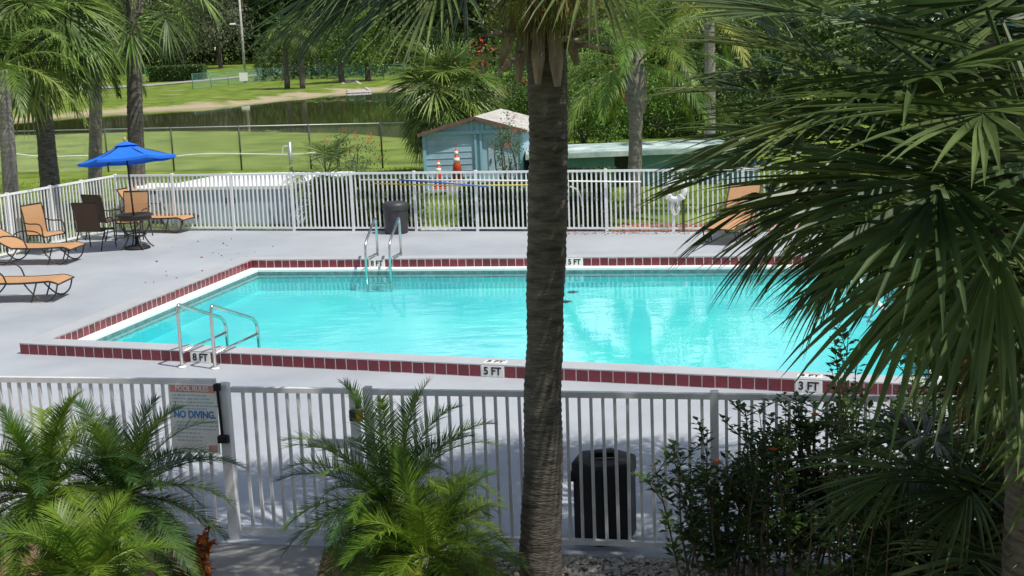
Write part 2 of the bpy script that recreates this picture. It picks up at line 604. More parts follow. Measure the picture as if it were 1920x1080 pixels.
# ---------------------------------------------------------------- pool
cb = MB()
ring(cb, inset(O, -.006), inset(I, -.008), CZ, CZ)
ring(cb, inset(O, -.006), inset(O, -.006), CZ - .012, CZ)
ring(cb, inset(I, -.008), inset(I, -.008), CZ, CZ - .012)
ring(cb, inset(I, -.008), inset(O, -.006), CZ - .012, CZ - .012)
curb = part(cb, "pool_curb", M_curbtop, kind="structure")
cb = MB()
ring(cb, O, O, -.02, CZ - .013)
ring(cb, I, I, CZ - .013, -.02)
part(cb, "curb_core", M_grout, curb)
cb = MB()
ring(cb, inset(I, -.02), J, .004, .004)
ring(cb, J, J, .004, -.035)
part(cb, "pool_ledge", M_whitel, curb)
cb = MB()
ring(cb, J, J, -.036, -.16)
part(cb, "waterline_band", M_line, curb)

def flo(p):
    """basin floor height: shallower towards the right hand end"""
    t = (p - J[0]).dot((J[1] - J[0]).normalized()) / (J[1] - J[0]).length
    t = max(0, min(1, t))
    return -.40 + .10 * t
kb = MB()
NX, NY = 12, 8
def bil(u, v):
    return (J[0] * (1 - u) + J[1] * u) * (1 - v) + (J[3] * (1 - u) + J[2] * u) * v
Jin = inset(J, .02)
kb.v = []
for j in range(NY + 1):
    for i in range(NX + 1):
        p = bil(i / NX, j / NY)
        kb.v.append((p.x, p.y, flo(p)))
kb.f = [(j * (NX + 1) + i, j * (NX + 1) + i + 1, (j + 1) * (NX + 1) + i + 1, (j + 1) * (NX + 1) + i) for j in range(NY) for i in range(NX)]
vs_ = [at(p, -.16) for p in J] + [at(p, flo(p) - .02) for p in J]
kb.add(vs_, [(i, (i + 1) % 4, 4 + (i + 1) % 4, 4 + i) for i in range(4)])
basin = part(kb, "pool_basin", M_plaster, kind="structure")
wb = MB()
wb.add([at(p, -.07) for p in J], [(0, 1, 2, 3)])
part(wb, "pool_water", M_water, kind="structure")
for k, (px, py) in enumerate(((1077, 514), (1078, 531), (1074, 548), (1062, 566))):
    p = G(px, py, -.07)
    q = G(px, py, flo(p))
    t = MB()
    a = .11
    t.add([q + V((a, 0, .012)), q + V((0, a, .012)), q + V((-a, 0, .012)), q + V((0, -a, .012))], [(0, 1, 2, 3)])
    part(t, "floor_tile", M_black, basin)

def text_mesh(s, size, mt, M4, name="lettering", parent=None, world=True, ex=.0015, sx=1.0, bold=0.0):
    cu = bpy.data.curves.new("txt", 'FONT')
    cu.body = s
    cu.size = size
    cu.extrude = ex
    cu.offset = bold
    cu.align_x = 'CENTER'
    cu.align_y = 'CENTER'
    o = bpy.data.objects.new("txt", cu)
    col.objects.link(o)
    dg = bpy.context.evaluated_depsgraph_get()
    me = bpy.data.meshes.new_from_object(o.evaluated_get(dg))
    bpy.data.objects.remove(o)
    me.transform(M4 @ Matrix.Diagonal((sx, 1, 1, 1)))
    me.materials.clear()
    me.materials.append(mt)
    me.name = name
    return obj(name, me, parent, world)

tile_b = MB()
TW = .1525
tile_b.cbox((0, 0, 0), (TW - .0095, CZ - .022, .014), .004)
tile_me = tile_b.mesh("tile", M_tile)

def frame(xd, zd):
    """rotation matrix whose local x is xd, local z is zd"""
    xd = xd.normalized(); zd = zd.normalized()
    yd = zd.cross(xd)
    return Matrix((xd, yd, zd)).transposed()

def tile_row(a, b, outw, marks=()):
    d = (b - a).normalized()
    L = (b - a).length
    R = frame(d, outw)
    if R.col[1].z < 0:
        R = frame(-d, outw)
    n = int(L / TW)
    ms = [(round(s / (L / n)) * L / n, txt, top) for s, txt, top in marks]
    for i in range(n):
        s = (i + .5) * L / n
        if any(abs(s - q[0]) < TW * 1.1 for q in ms):
            continue
        o = obj("tile", tile_me, curb)
        J_ = Matrix.Rotation(rnd.gauss(0, .006), 3, 'Z') @ Matrix.Rotation(rnd.gauss(0, .012), 3, 'X')
        o.matrix_basis = Matrix.Translation(a + d * s + outw * (-.0035 + rnd.uniform(0, .002)) + Z * ((CZ - .012) / 2 + rnd.gauss(0, .0012))) @ (R @ J_).to_4x4()
        # fill the curb between tile rows
    for s, txt, top in ms:
        s = (round(s / (L / n))) * L / n
        mb = MB()
        c = a + d * s + outw * .0 + Z * ((CZ - .012) / 2)
        mb.cbox(c, (2 * TW - .01, CZ - .014, .016), .004, R)
        o = part(mb, "depth_marker", M_mark, curb)
        text_mesh(txt, .135, M_black, Matrix.Translation(c + outw * .010) @ R.to_4x4(), parent=o, world=False, sx=.92, bold=.004)
        if top:
            mb = MB()
            inn = -outw
            c2 = a + d * s + inn * .12 + Z * (CZ + .004)
            R2 = frame(R.col[0], Z)
            mb.cbox(c2, (2 * TW - .02, .14, .01), .003, R2)
            o2 = part(mb, "depth_marker", M_mark, curb)
            text_mesh(txt, .12, M_black, Matrix.Translation(c2 + Z * .0065) @ R2.to_4x4(), parent=o2, world=False, bold=.004)

def sp(a, b, px, py):
    return (at(G(px, py, CZ / 2), 0) - a).dot((b - a).normalized())
no = V(((n1 - n0).y, -(n1 - n0).x, 0)).normalized()
tile_row(O[0], O[1], no, [(sp(O[0], O[1], 373, 668), "8 FT", False), (sp(O[0], O[1], 914, 696), "5 FT", True), (sp(O[0], O[1], 1512, 726), "3 FT", True)])
lo = V(((l1 - l0).y, -(l1 - l0).x, 0)).normalized()
tile_row(I[0], I[3], lo)
fo = V(((f1 - f0).y, -(f1 - f0).x, 0)).normalized()
tile_row(I[3], I[2], fo, [(sp(I[3], I[2], 708, 490), "8 FT", False), (sp(I[3], I[2], 1077, 489), "5 FT", False)])

# float line across the shallow end
fl = thing("float_line", G(1625, 545, -.07), "white float rope on the water at the shallow end", "float rope")
a, b = G(1600, 512, -.05), G(1655, 580, -.05)
t = MB(); t.tube([a + (a - b) * .1, b + (b - a) * .6], .008, 6); part(t, "rope", M_rope, fl)
for i in range(11):
    c = a.lerp(b, i / 10)
    t = MB()
    dd = (b - a).normalized()
    R = dd.to_track_quat('Z', 'Y').to_matrix()
    t.lathe([(.02, -.07), (.045, -.045), (.05, 0), (.045, .045), (.02, .07)], c, 10, R)
    part(t, "float", M_whitel, fl, True)

# ---------------------------------------------------------------- white metal fences
def fence(name, label, p0, p1, h, spacing, pick, post_s, posts, rail, zb=.07, m_=None, top_over=0.0):
    m_ = m_ or M_white
    T = thing(name, p0, label, "fence")
    d = (p1 - p0); L = d.length; d.normalize()
    ang = math.atan2(d.y, d.x)
    for zz, hh in ((h, rail), (zb, rail * .9)):
        t = MB()
        t.beam(p0 + Z * zz - d * top_over, p1 + Z * zz + d * top_over, rail * 1.05, hh)
        part(t, "rail", m_, T)
    pm = MB(); pm.cbox((0, 0, 0), (post_s, post_s, h + rail / 2 + .02), .006)
    pme = pm.mesh("post", m_)
    for s in posts:
        obj("post", pme, T, loc=p0 + d * s + Z * ((h + rail / 2 + .02) / 2 + .001), rot=(0, 0, ang))
    km = MB(); km.box((0, 0, 0), (pick, pick, h - zb - rail * .98))
    kme = km.mesh("picket", m_)
    edges = sorted(set([0.0] + list(posts) + [L]))
    for a, b in zip(edges[:-1], edges[1:]):
        n = max(1, round((b - a) / spacing))
        if b - a < spacing * .8: continue
        for i in range(1, n):
            s = a + (b - a) * i / n
            obj("picket", kme, T, loc=p0 + d * s + Z * ((h + zb) / 2) + V((rnd.gauss(0, .001), 0, 0)), rot=(rnd.gauss(0, .003), rnd.gauss(0, .003), ang))
    return T

def fs(px, py):
    return (G(px, py) - FA).dot(fdir)
FH = 1.28
fposts = [0.0] + [fs(x, 432.5) for x in (330, 440, 553, 665, 783, 898, 1018, 1140, 1265, 1395, 1525)]
fence("metal_fence", "long white picket fence along the far side of the pool deck", FA, FA + fdir * (fposts[-1] + 3.0), FH, .104, .030, .06, fposts + [fposts[-1] + 1.5, fposts[-1] + 3.0], .045)
LLEN = (G(-120, 504) - FC).length
lp = [(G(px, py) - FC).length for px, py in ((165, 446), (108, 459.5), (28, 478))]
fence("metal_fence", "white picket fence running down the left edge of the deck", FC + ldir * .06, FC + ldir * LLEN, FH, .104, .026, .06, lp + [LLEN - .1], .045)

NHT = 1.31
def nsx(px, py):
    return (G(px, py) - NA).dot(ndir)
g1 = nsx(690, 1017)
# left section stands a little higher than the gate
pL = NA - ndir * 6.6
fence("metal_fence", "white near fence section left of the gate, behind the feather palms", pL, NA - ndir * .07, NHT + .07, .0965, .024, .05, [6.6 - 2.45, 6.6 - 4.7], .045, zb=.10, m_=M_wgrey)
# gate
gate = thing("pool_gate", NA, "white metal pool gate with brass lock between two posts", "gate")
GA, GB = NA + ndir * .07, NA + ndir * (g1 - .045)
ang = math.atan2(ndir.y, ndir.x)
for zz in (NHT + .005, .075):
    t = MB(); t.beam(GA + Z * zz, GB + Z * zz, .045, .042 if zz > 1 else .06); part(t, "rail", M_wgrey, gate)
t = MB(); t.cbox(NA + Z * .68, (.085, .085, 1.38), .008, Matrix.Rotation(ang, 3, 'Z')); part(t, "hinge_post", M_wgrey, gate)
t = MB(); t.cbox(GB + Z * .67, (.07, .06, 1.30), .008, Matrix.Rotation(ang, 3, 'Z')); part(t, "latch_stile", M_wgrey, gate)
km = MB(); km.box((0, 0, 0), (.024, .024, NHT - .12)); kme = km.mesh("picket", M_wgrey)
L = (GB - GA).length
n = round(L / .0965)
for i in range(1, n):
    obj("picket", kme, gate, loc=GA.lerp(GB, i / n) + Z * (.075 + NHT) * .5, rot=(0, 0, ang))
t = MB(); t.beam(GB - ndir * .42 + Z * .86, GB + Z * .86, .03, .075); part(t, "lock_plate", M_wgrey, gate)
nno = V((ndir.y, -ndir.x, 0))
t = MB(); t.box(GB + ndir * .0 + nno * .045 + Z * 1.12, (.06, .04, .09), Matrix.Rotation(ang, 3, 'Z')); lk = part(t, "lock_case", M_can2, gate)
t = MB(); t.box(GB + ndir * .055 + nno * .05 + Z * 1.12, (.045, .05, .09), Matrix.Rotation(ang, 3, 'Z')); part(t, "lock", M_brass, lk)
t = MB(); t.cbox(GB + ndir * .05 + nno * .05 + Z * 1.23, (.035, .05, .09), .006, Matrix.Rotation(ang, 3, 'Z')); part(t, "latch", M_darkpost, gate)
t = MB(); t.tube([NA + nno * .06 - ndir * .03 + Z * 1.37, NA + nno * .06 - ndir * .02 + Z * .93], .013, 8); part(t, "closer_rod", M_can, gate)
t = MB(); t.cbox(NA + nno * .06 - ndir * .03 + Z * 1.35, (.05, .05, .06), .006, Matrix.Rotation(ang, 3, 'Z')); part(t, "hinge", M_can, gate)
t = MB(); t.cbox(NA + nno * .06 - ndir * .01 + Z * .90, (.09, .05, .065), .008, Matrix.Rotation(ang, 3, 'Z')); part(t, "hinge", M_can, gate)
# right section
RA = NA + ndir * (g1 + .075)
rp_ = [(nsx(1342, 1040) - g1 - .075), (nsx(1690, 1052) - g1 - .075)]
fence("metal_fence", "white near fence section right of the gate, behind the palm trunk", RA, RA + ndir * 7.2, NHT, .0965, .024, .065, [0.0] + rp_ + [5.6, 7.2], .045, zb=.07, m_=M_wgrey)

# pool rules sign on the near fence
sgc = (D(364, 785, (G(364, 1005)).y - .06))
S = thing("pool_sign", at(sgc, sgc.z - .3), "faded pool rules sign reading NO DIVING on the near fence", "sign")
SR = Matrix.Rotation(ang, 3, 'Z') @ Matrix(((1, 0, 0), (0, 0, -1), (0, 1, 0)))
SR = SR @ Matrix.Rotation(math.radians(-1.0), 3, 'Z')
SM = Matrix.Translation(sgc) @ SR.to_4x4()
SW, SH = .43, .60
t = MB(); t.cbox(sgc, (SW, SH, .008), .002, SR); board = part(t, "sign_board", M_sign, S)
def sbox(x, y, w, h, mt, nm, z=.0055):
    t = MB(); t.box(SM @ V((x, y, z)), (w, h, .002), SR); return part(t, nm, mt, board)
sbox(0, .262, SW * .94, .062, M_signpink, "title_band")
text_mesh("POOL RULES", .062, M_sign, SM @ Matrix.Translation((0, .262, .0075)), parent=board, sx=.85, bold=.001)
sbox(.155, -.255, .075, .055, M_signpink, "corner_mark")
text_mesh("NO DIVING.", .086, M_signblue, SM @ Matrix.Translation((.01, .035, .006)), parent=board, sx=.80, bold=.003)
for k, y in enumerate((.205, .175, .145, .115, .088, -.03, -.06, -.09, -.125, -.16, -.19)):
    x = -.18 + (.02 if k > 4 else 0)
    end = .19 - (0.06 if k in (0, 1, 4) else (.14 if k > 7 else 0))
    t = MB()
    while x < end:
        w = rnd.uniform(.012, .05)
        t.box(SM @ V((x + w / 2, y, .0055)), (w, .013, .002), SR)
        x += w + .008
    part(t, "print_line", M_signpale, board)

# ---------------------------------------------------------------- pool ladders
def ladder(name, label, B1, B2, d, h1, ln, h2, sink):
    T = thing(name, (B1 + B2) / 2, label, "pool ladder")
    for B in (B1, B2):
        top = B + Z * h1
        e = B + d * ln + Z * h2
        pts = [B, B + Z * (h1 - .12)]
        pts += curve_pts([B + Z * (h1 - .10), top + d * .035 - Z * .02, top + d * .13 - Z * .05], 4)
        pts += curve_pts([e - d * .13 + Z * (.09), e - d * .03 - Z * .0, e - Z * .12], 4)
        pts += [at(e, sink)]
        t = MB(); t.tube(pts, .0235, 10); r_ = part(t, "rail", M_steel, T, True)
        t = MB(); t.tube([B + Z * .20, B + d * ln + Z * (.22)], .019, 8); part(t, "cross_bar", M_steel, T, True)
        t = MB(); t.lathe([(.055, 0.002), (.055, .012), (.03, .022)], B, 14); part(t, "base_flange", M_whitel, r_, True)
    for z in (-.25, -.5):
        t = MB(); t.beam(at(B1 + d * ln, z), at(B2 + d * ln, z), .08, .03); part(t, "step", M_steel, T)
    return T
nin = -no
B1, B2 = G(342, 689), G(404, 692)
hh = D(345, 570, B1.y).z
h2n = D(464, 606, (B2 + nin * 1.15).y).z
ladder("pool_ladder", "steel pool ladder by the 8 FT marker at the near edge", B1, B2, nin, hh, 1.15, h2n, -.55)
fdv = (I[2] - I[3]).normalized()
q1 = I[3] + fdv * sp(I[3], I[2], 714, 483) - fo * (BW + .08)
q2 = I[3] + fdv * sp(I[3], I[2], 757, 483) - fo * (BW + .08)
ladder("pool_ladder", "steel pool ladder on the far edge in front of the bin", q1, q2, fo, .88, .78, .47, -.45)

# ---------------------------------------------------------------- furniture
def rot2(x, z, a):
    return (x * math.cos(a) - z * math.sin(a), x * math.sin(a) + z * math.cos(a))

def sling_strip(mb, prof, y0, y1, th=.012):
    """slab following a profile of (x, z)"""
    vs_, fs_ = [], []
    for x, z in prof:
        vs_ += [V((x, y0, z)), V((x, y1, z)), V((x, y1, z - th)), V((x, y0, z - th))]
    k = len(prof)
    for i in range(k - 1):
        for j in range(4):
            j2 = (j + 1) % 4
            fs_.append((i * 4 + j, i * 4 + j2, i * 4 + 4 + j2, i * 4 + 4 + j))
    fs_ += [(0, 3, 2, 1), tuple((k - 1) * 4 + q for q in range(4))]
    mb.add(vs_, fs_)

def lounger(loc, rz, label, back=.72, group="tan sling loungers on the deck"):
    T = thing("sun_lounger", loc, label, "lounger", group, rz)
    W = .33
    # profile from head to foot: backrest raised
    bx, bz = -.78 * math.cos(back), .78 * math.sin(back)
    prof = [(bx - .0, .36 + bz), (bx * .5, .36 + bz * .5 - .012), (-.02, .365), (.08, .355), (.55, .345), (.95, .36), (1.10, .365), (1.25, .315)]
    pr = [(p.x, p.z) for p in curve_pts([V((x, 0, z)) for x, z in prof], 3)]
    t = MB(); sling_strip(t, pr[:7], -W + .02, W - .02); part(t, "backrest_sling", M_sling, T, world=False)
    t = MB(); sling_strip(t, pr[6:], -W + .02, W - .02); part(t, "seat_sling", M_sling, T, world=False)
    for s in (-1, 1):
        t = MB(); t.tube([V((x, s * W, z - .008)) for x, z in pr], .017, 8); part(t, "side_rail", M_bframe, T, True, world=False)
        y = s * (W - .01)
        t = MB(); t.tube(curve_pts([V((1.22, y, .30)), V((1.16, y, .12)), V((1.04, y, .025)), V((.90, y, .05)), V((.74, y, .20)), V((.64, y, .335))], 4), .014, 8)
        part(t, "leg", M_bframe, T, True, world=False)
        t = MB(); t.tube(curve_pts([V((.86, y, .34)), V((.80, y, .17)), V((.74, y, .015))], 3), .014, 8); part(t, "leg", M_bframe, T, True, world=False)
        t = MB(); t.tube(curve_pts([V((.12, y, .34)), V((-.05, y, .12)), V((-.2, y, .025)), V((-.36, y, .06)), V((-.48, y, .22)), V((bx * .55, y, .36 + bz * .52))], 4), .014, 8)
        part(t, "leg", M_bframe, T, True, world=False)
        y2 = s * (W + .03)
        t = MB(); t.tube(curve_pts([V((bx * .45, y2, .36 + bz * .45)), V((-.12, y2, .60)), V((.16, y2, .58)), V((.30, y2, .50)), V((.36, y2, .35))], 4), .014, 8)
        part(t, "armrest", M_bframe, T, True, world=False)
    t = MB(); t.tube([V((bx, -W, .36 + bz)), V((bx, W, .36 + bz))], .017, 8); part(t, "head_bar", M_bframe, T, True, world=False)
    t = MB(); t.tube([V((1.25, -W, .31)), V((1.25, W, .31))], .015, 8); part(t, "foot_bar", M_bframe, T, True, world=False)
    t = MB(); t.tube([V((-.2, -W, .03)), V((-.2, W, .03))], .012, 6); part(t, "stretcher", M_bframe, T, True, world=False)
    return T

def local_lounge(foot, az, label, **k):
    """foot: ground point under the foot end; az: direction from head to foot"""
    d = V((math.cos(az), math.sin(az), 0))
    return lounger(foot - d * 1.1, az, label, **k)
local_lounge(G(112, 560), math.radians(-4), "tan sling lounger cut by the left edge, nearest the pool corner", back=.62)
local_lounge(G(136, 492), math.radians(-9), "tan sling lounger cut by the left edge, second from the pool", back=.50)
local_lounge(G(350, 434), math.radians(-20), "tan sling lounger against the far fence behind the umbrella table", back=.95)
local_lounge(G(1352, 458), math.radians(-118), "tan sling lounger by the life ring, half behind palm leaves", back=.95)

def armchair(loc, rz, label, sl_, group, back=1.38, hgt=.95):
    T = thing("patio_chair", loc, label, "chair", group, rz)
    W = .285
    ln = .60
    bx, bz = -ln * math.cos(back), ln * math.sin(back)
    prof = [(.24, .40), (.18, .43), (-.05, .42), (-.22, .41), (-.26, .44), (-.24 + bx * .5, .43 + bz * .55), (-.24 + bx, .43 + bz)]
    pr = [(p.x, p.z) for p in curve_pts([V((x, 0, z)) for x, z in prof], 3)]
    t = MB(); sling_strip(t, pr[:11], -W + .02, W - .02); part(t, "seat", sl_, T, world=False)
    t = MB(); sling_strip(t, pr[10:], -W + .02, W - .02); part(t, "backrest", sl_, T, world=False)
    for s in (-1, 1):
        t = MB(); t.tube([V((x, s * W, z - .006)) for x, z in pr], .014, 8); part(t, "side_frame", M_bframe, T, True, world=False)
        y = s * (W + .02)
        t = MB(); t.tube(curve_pts([V((.26, y, .0)), V((.24, y, .3)), V((.22, y, .58)), V((.12, y, .655)), V((-.12, y, .65)), V((-.24 + bx * .42, y, .43 + bz * .42))], 4), .014, 8)
        part(t, "armrest", M_bframe, T, True, world=False)
        t = MB(); t.tube([V((-.14, y, .41)), V((-.26, y, .2)), V((-.34, y, 0))], .014, 8); part(t, "leg", M_bframe, T, True, world=False)
    t = MB(); t.tube([V((-.24 + bx, -W, .43 + bz)), V((-.24 + bx, W, .43 + bz))], .014, 8); part(t, "top_bar", M_bframe, T, True, world=False)
    t = MB(); t.tube([V((.24, -W, .38)), V((.24, W, .38))], .012, 8); part(t, "front_bar", M_bframe, T, True, world=False)
    return T
armchair(G(182, 466), math.radians(76), "brown sling chair nearest the camera, left of the umbrella table", M_bsling, "chairs round the umbrella table")
armchair(G(200, 447), math.radians(62), "brown sling chair behind the other brown one, beside the table", M_bsling, "chairs round the umbrella table")
armchair(G(252, 447), math.radians(-95), "tan sling chair facing the camera from behind the round table", M_sling, "chairs round the umbrella table")
armchair(G(90, 474), math.radians(-28), "tan sling chair by the left fence behind the loungers", M_sling, "chairs round the umbrella table")

TBL = G(258, 466)
T = thing("patio_table", TBL, "round dark patio table under the blue umbrella", "table")
t = MB(); t.lathe([(.0, .70), (.36, .70), (.375, .71), (.375, .725), (.36, .735), (.03, .735)], TBL, 28, cap=False); part(t, "table_top", M_bframe, T)
t = MB(); t.lathe([(.33, .62), (.345, .62), (.345, .70), (.33, .70)], TBL, 28, cap=False); part(t, "apron", M_bframe, T)
for k in range(4):
    a = math.radians(35 + 90 * k)
    d = V((math.cos(a), math.sin(a), 0))
    t = MB(); t.tube(curve_pts([TBL + d * .31 + Z * .70, TBL + d * .29 + Z * .45, TBL + d * .17 + Z * .3, TBL + d * .26 + Z * .1, TBL + d * .36 + Z * .012], 4), .014, 8)
    part(t, "leg", M_bframe, T, True)
t = MB()
t.lathe([(.20, .29), (.215, .29), (.215, .315), (.20, .315)], TBL, 24, cap=False); part(t, "ring_brace", M_bframe, T)

# umbrella
UB = G(258, 466)
ap = D(234, 266, UB.y)
U = thing("umbrella", UB, "bright blue patio umbrella with pole through the table", "umbrella")
ax = (ap - UB).normalized()
tip = UB + ax * (ap - UB).length
t = MB(); t.tube([UB + Z * .03, tip + ax * .03], .019, 10); part(t, "pole", M_bframe, U, True)
t = MB(); t.lathe([(.02, -.02), (.03, .0), (.034, .03), (.025, .06), (.008, .075)], tip + ax * .03, 12); part(t, "finial", M_wood, U, True)
t = MB(); t.lathe([(.27, .0), (.27, .03), (.25, .055), (.10, .075), (.045, .10), (.04, .28), (.03, .29)], UB, 28); part(t, "base_weight", M_can, U, True)
# canopy: six panels, tilted a little to the left
tl = Matrix.Rotation(math.radians(-4), 3, 'Y') @ Matrix.Rotation(math.radians(-7), 3, 'X')
ring_pts = []
RU = 1.0
dropU = .36
cent = tip
for k in range(6):
    a = math.radians(60 * k + 10)
    ring_pts.append(cent + tl @ V((RU * math.cos(a), RU * math.sin(a), -dropU)))
for k in range(6):
    a, b = ring_pts[k], ring_pts[(k + 1) % 6]
    t = MB()
    n = 6
    vs_, fs_ = [], []
    for i in range(n + 1):
        f = i / n
        pa = cent.lerp(a, f) - Z * .045 * math.sin(f * math.pi)
        pb_ = cent.lerp(b, f) - Z * .045 * math.sin(f * math.pi)
        for j in range(5):
            g = j / 4
            q = pa.lerp(pb_, g) - Z * .03 * f * math.sin(g * math.pi)
            vs_.append(q)
    off_ = len(vs_)
    vs_ += [v - Z * .004 for v in vs_]
    for i in range(n):
        for j in range(4):
            q = (i * 5 + j, i * 5 + j + 1, i * 5 + 6 + j, i * 5 + 5 + j)
            fs_.append(q)
            fs_.append(tuple(off_ + w for w in reversed(q)))
    t.add(vs_, fs_)
    # valance
    e0 = [v for v in vs_[n * 5:n * 5 + 5]]
    t.add(e0 + [v - Z * .055 for v in e0], [(j, j + 1, 6 + j, 5 + j) for j in range(4)])
    pn = part(t, "canopy_panel", M_blue, U, True)
    t = MB(); t.tube([cent - Z * .05, a - Z * .02], .009, 6); part(t, "rib", M_bframe, pn)
t = MB()
tops = [cent + tl @ V((.26 * math.cos(math.radians(60 * k + 10)), .26 * math.sin(math.radians(60 * k + 10)), -.085)) for k in range(6)]
t.add([cent + Z * .022] + tops, [(0, 1 + k, 1 + (k + 1) % 6) for k in range(6)])
part(t, "vent_cap", M_blue, U)

# bins
T = thing("waste_bin", G(744, 437), "round charcoal waste bin at the far fence behind the ladder", "bin")
c = G(744, 437)
t = MB(); t.lathe([(.24, 0.005), (.25, .03), (.268, .50), (.268, .52)], c, 28); part(t, "body", M_can2, T, True)
t = MB(); t.lathe([(.275, .50), (.28, .52), (.28, .60), (.265, .66), (.20, .69), (.05, .70)], c, 28); lid = part(t, "lid", M_can2, T, True)
t = MB(); t.box(c + V((.02, -.272, .555)), (.20, .03, .045)); part(t, "flap", M_darkpost, lid)

hx = G(1127, 1035)
hx = at(hx, 0) + V((-ndir.y, ndir.x, 0)) * ((NA - hx).dot(V((-ndir.y, ndir.x, 0))) + .31)
T = thing("waste_bin", hx, "black faceted waste bin behind the near fence beside the trunk", "bin")
def octo(mb, c, rows, n=6, rot=.22):
    vs_, fs_ = [], []
    for r, z in rows:
        for j in range(n):
            q = 2 * math.pi * j / n + rot
            vs_.append(c + V((r * math.cos(q), r * math.sin(q), z)))
    for i in range(len(rows) - 1):
        for j in range(n):
            j2 = (j + 1) % n
            fs_.append((i * n + j, i * n + j2, (i + 1) * n + j2, (i + 1) * n + j))
    fs_.append(tuple(reversed(range(n))))
    mb.add(vs_, fs_)
t = MB(); octo(t, hx, [(.255, .004), (.268, .03), (.268, .56), (.25, .565)]); part(t, "body", M_can, T)
t = MB(); octo(t, hx, [(.25, .56), (.278, .565), (.278, .67), (.262, .688), (.15, .702), (.13, .702), (.13, .60)]); lid = part(t, "lid", M_can, T)
t = MB(); t.lathe([(.145, .70), (.15, .712), (.13, .718), (.12, .70)], hx, 4, cap=False); part(t, "opening_rim", M_can2, lid)
t = MB(); t.cbox(hx + V((-.272, -.03, .55)), (.05, .09, .07), .01); part(t, "hinge", M_can, T)

# ---------------------------------------------------------------- things on and by the far fence
def fp(px, py, o=.06):
    """point on the camera side of the far fence seen at pixel"""
    d = _dir(px, py)
    nrm = V((-fdir.y, fdir.x, 0))
    A = FA - nrm * o
    t_ = (A - CAM).dot(nrm) / d.dot(nrm)
    return CAM + d * t_
nrmF = V((-fdir.y, fdir.x, 0))
lr = thing("life_ring", fp(1266, 357), "white life ring with rope hung on the far fence", "life ring")
c = fp(1266, 357, .08)
R = frame(fdir, -nrmF)
t = MB()
vs_, fs_ = [], []
for i in range(24):
    a = 2 * math.pi * i / 24
    for j in range(8):
        b = 2 * math.pi * j / 8
        rr = .185 + .062 * math.cos(b)
        vs_.append(c + R @ V((rr * math.cos(a), rr * math.sin(a), .045 * math.sin(b))))
for i in range(24):
    for j in range(8):
        fs_.append((i * 8 + j, ((i + 1) % 24) * 8 + j, ((i + 1) % 24) * 8 + (j + 1) % 8, i * 8 + (j + 1) % 8))
t.add(vs_, fs_); rg = part(t, "ring", M_whitel, lr, True)
for k in range(4):
    a = math.radians(45 + 90 * k)
    t = MB(); t.cbox(c + R @ V((.185 * math.cos(a), .185 * math.sin(a), 0)), (.14, .05, .10), .01, R @ Matrix.Rotation(a, 3, 'Z')); part(t, "band", M_rope, rg)
for k in range(5):
    t = MB()
    cc = fp(1266 + rnd.uniform(-4, 4), 388 + rnd.uniform(-4, 4), .07 + .01 * k)
    t.tube([cc + R @ V((.07 * math.cos(a_) * rnd.uniform(.9, 1.1), .17 * math.sin(a_), 0)) for a_ in [2 * math.pi * q / 16 for q in range(17)]], .009, 6)
    part(t, "rope_loop", M_rope, lr, True)
t = MB(); t.box(fp(1266, 335, .07), (.10, .04, .06)); part(t, "hook", M_darkpost, lr)

def fpole(name, label, pts, r_, mt, o=.07):
    t = MB(); t.tube([fp(x, y, o) for x, y in pts], r_, 8)
    ob = part(t, name, mt, smooth=True)
    return tag(ob, label, "pole")
fpole("skimmer_pole", "white pole hung level along the far fence", [(676, 337), (900, 338), (1202, 341)], .016, M_whitel)
fpole("skimmer_pole", "yellow pole hung under the white one on the far fence", [(703, 344), (850, 348), (992, 347)], .014, M_yellow, .10)
fpole("skimmer_pole", "blue pole slanting across the far fence near the cones", [(748, 337), (832, 343), (916, 350)], .016, M_bluep, .13)
t = MB(); t.tube(curve_pts([fp(1068, 350, -.1), fp(1082, 356, -.1), fp(1090, 372, -.1), fp(1091, 386, -.1)], 5), .02, 8)
tag(part(t, "garden_hose", M_rope, smooth=True), "white hose end looped behind the far fence right of the trunk", "hose")
# post for signs behind the lounger at right
t = MB(); t.cbox(fp(1281, 388, .02) , (.05, .05, 1.25), .006); tag(part(t, "sign_post", M_darkpost), "dark post at the far fence right of the life ring", "post")
# teal tarp behind the far fence
tp = G(618, 424)
t = MB()
vs_, fs_ = [], []
for j in range(7):
    for i in range(7):
        u, w = i / 6 - .5, j / 6 - .5
        hgt = .52 * max(0, 1 - 2.0 * max(abs(u), abs(w)) ** 1.2) + .05 * noise.noise(V((u * 6, w * 6, 2)))
        vs_.append(tp + V((u * .55, w * .5 + .9, max(.0, hgt))))
for j in range(6):
    for i in range(6):
        fs_.append((j * 7 + i, j * 7 + i + 1, j * 7 + i + 8, j * 7 + i + 7))
t.add(vs_, fs_); tag(part(t, "tarp", M_teal), "crumpled teal tarp on the ground behind the far fence", "tarp")

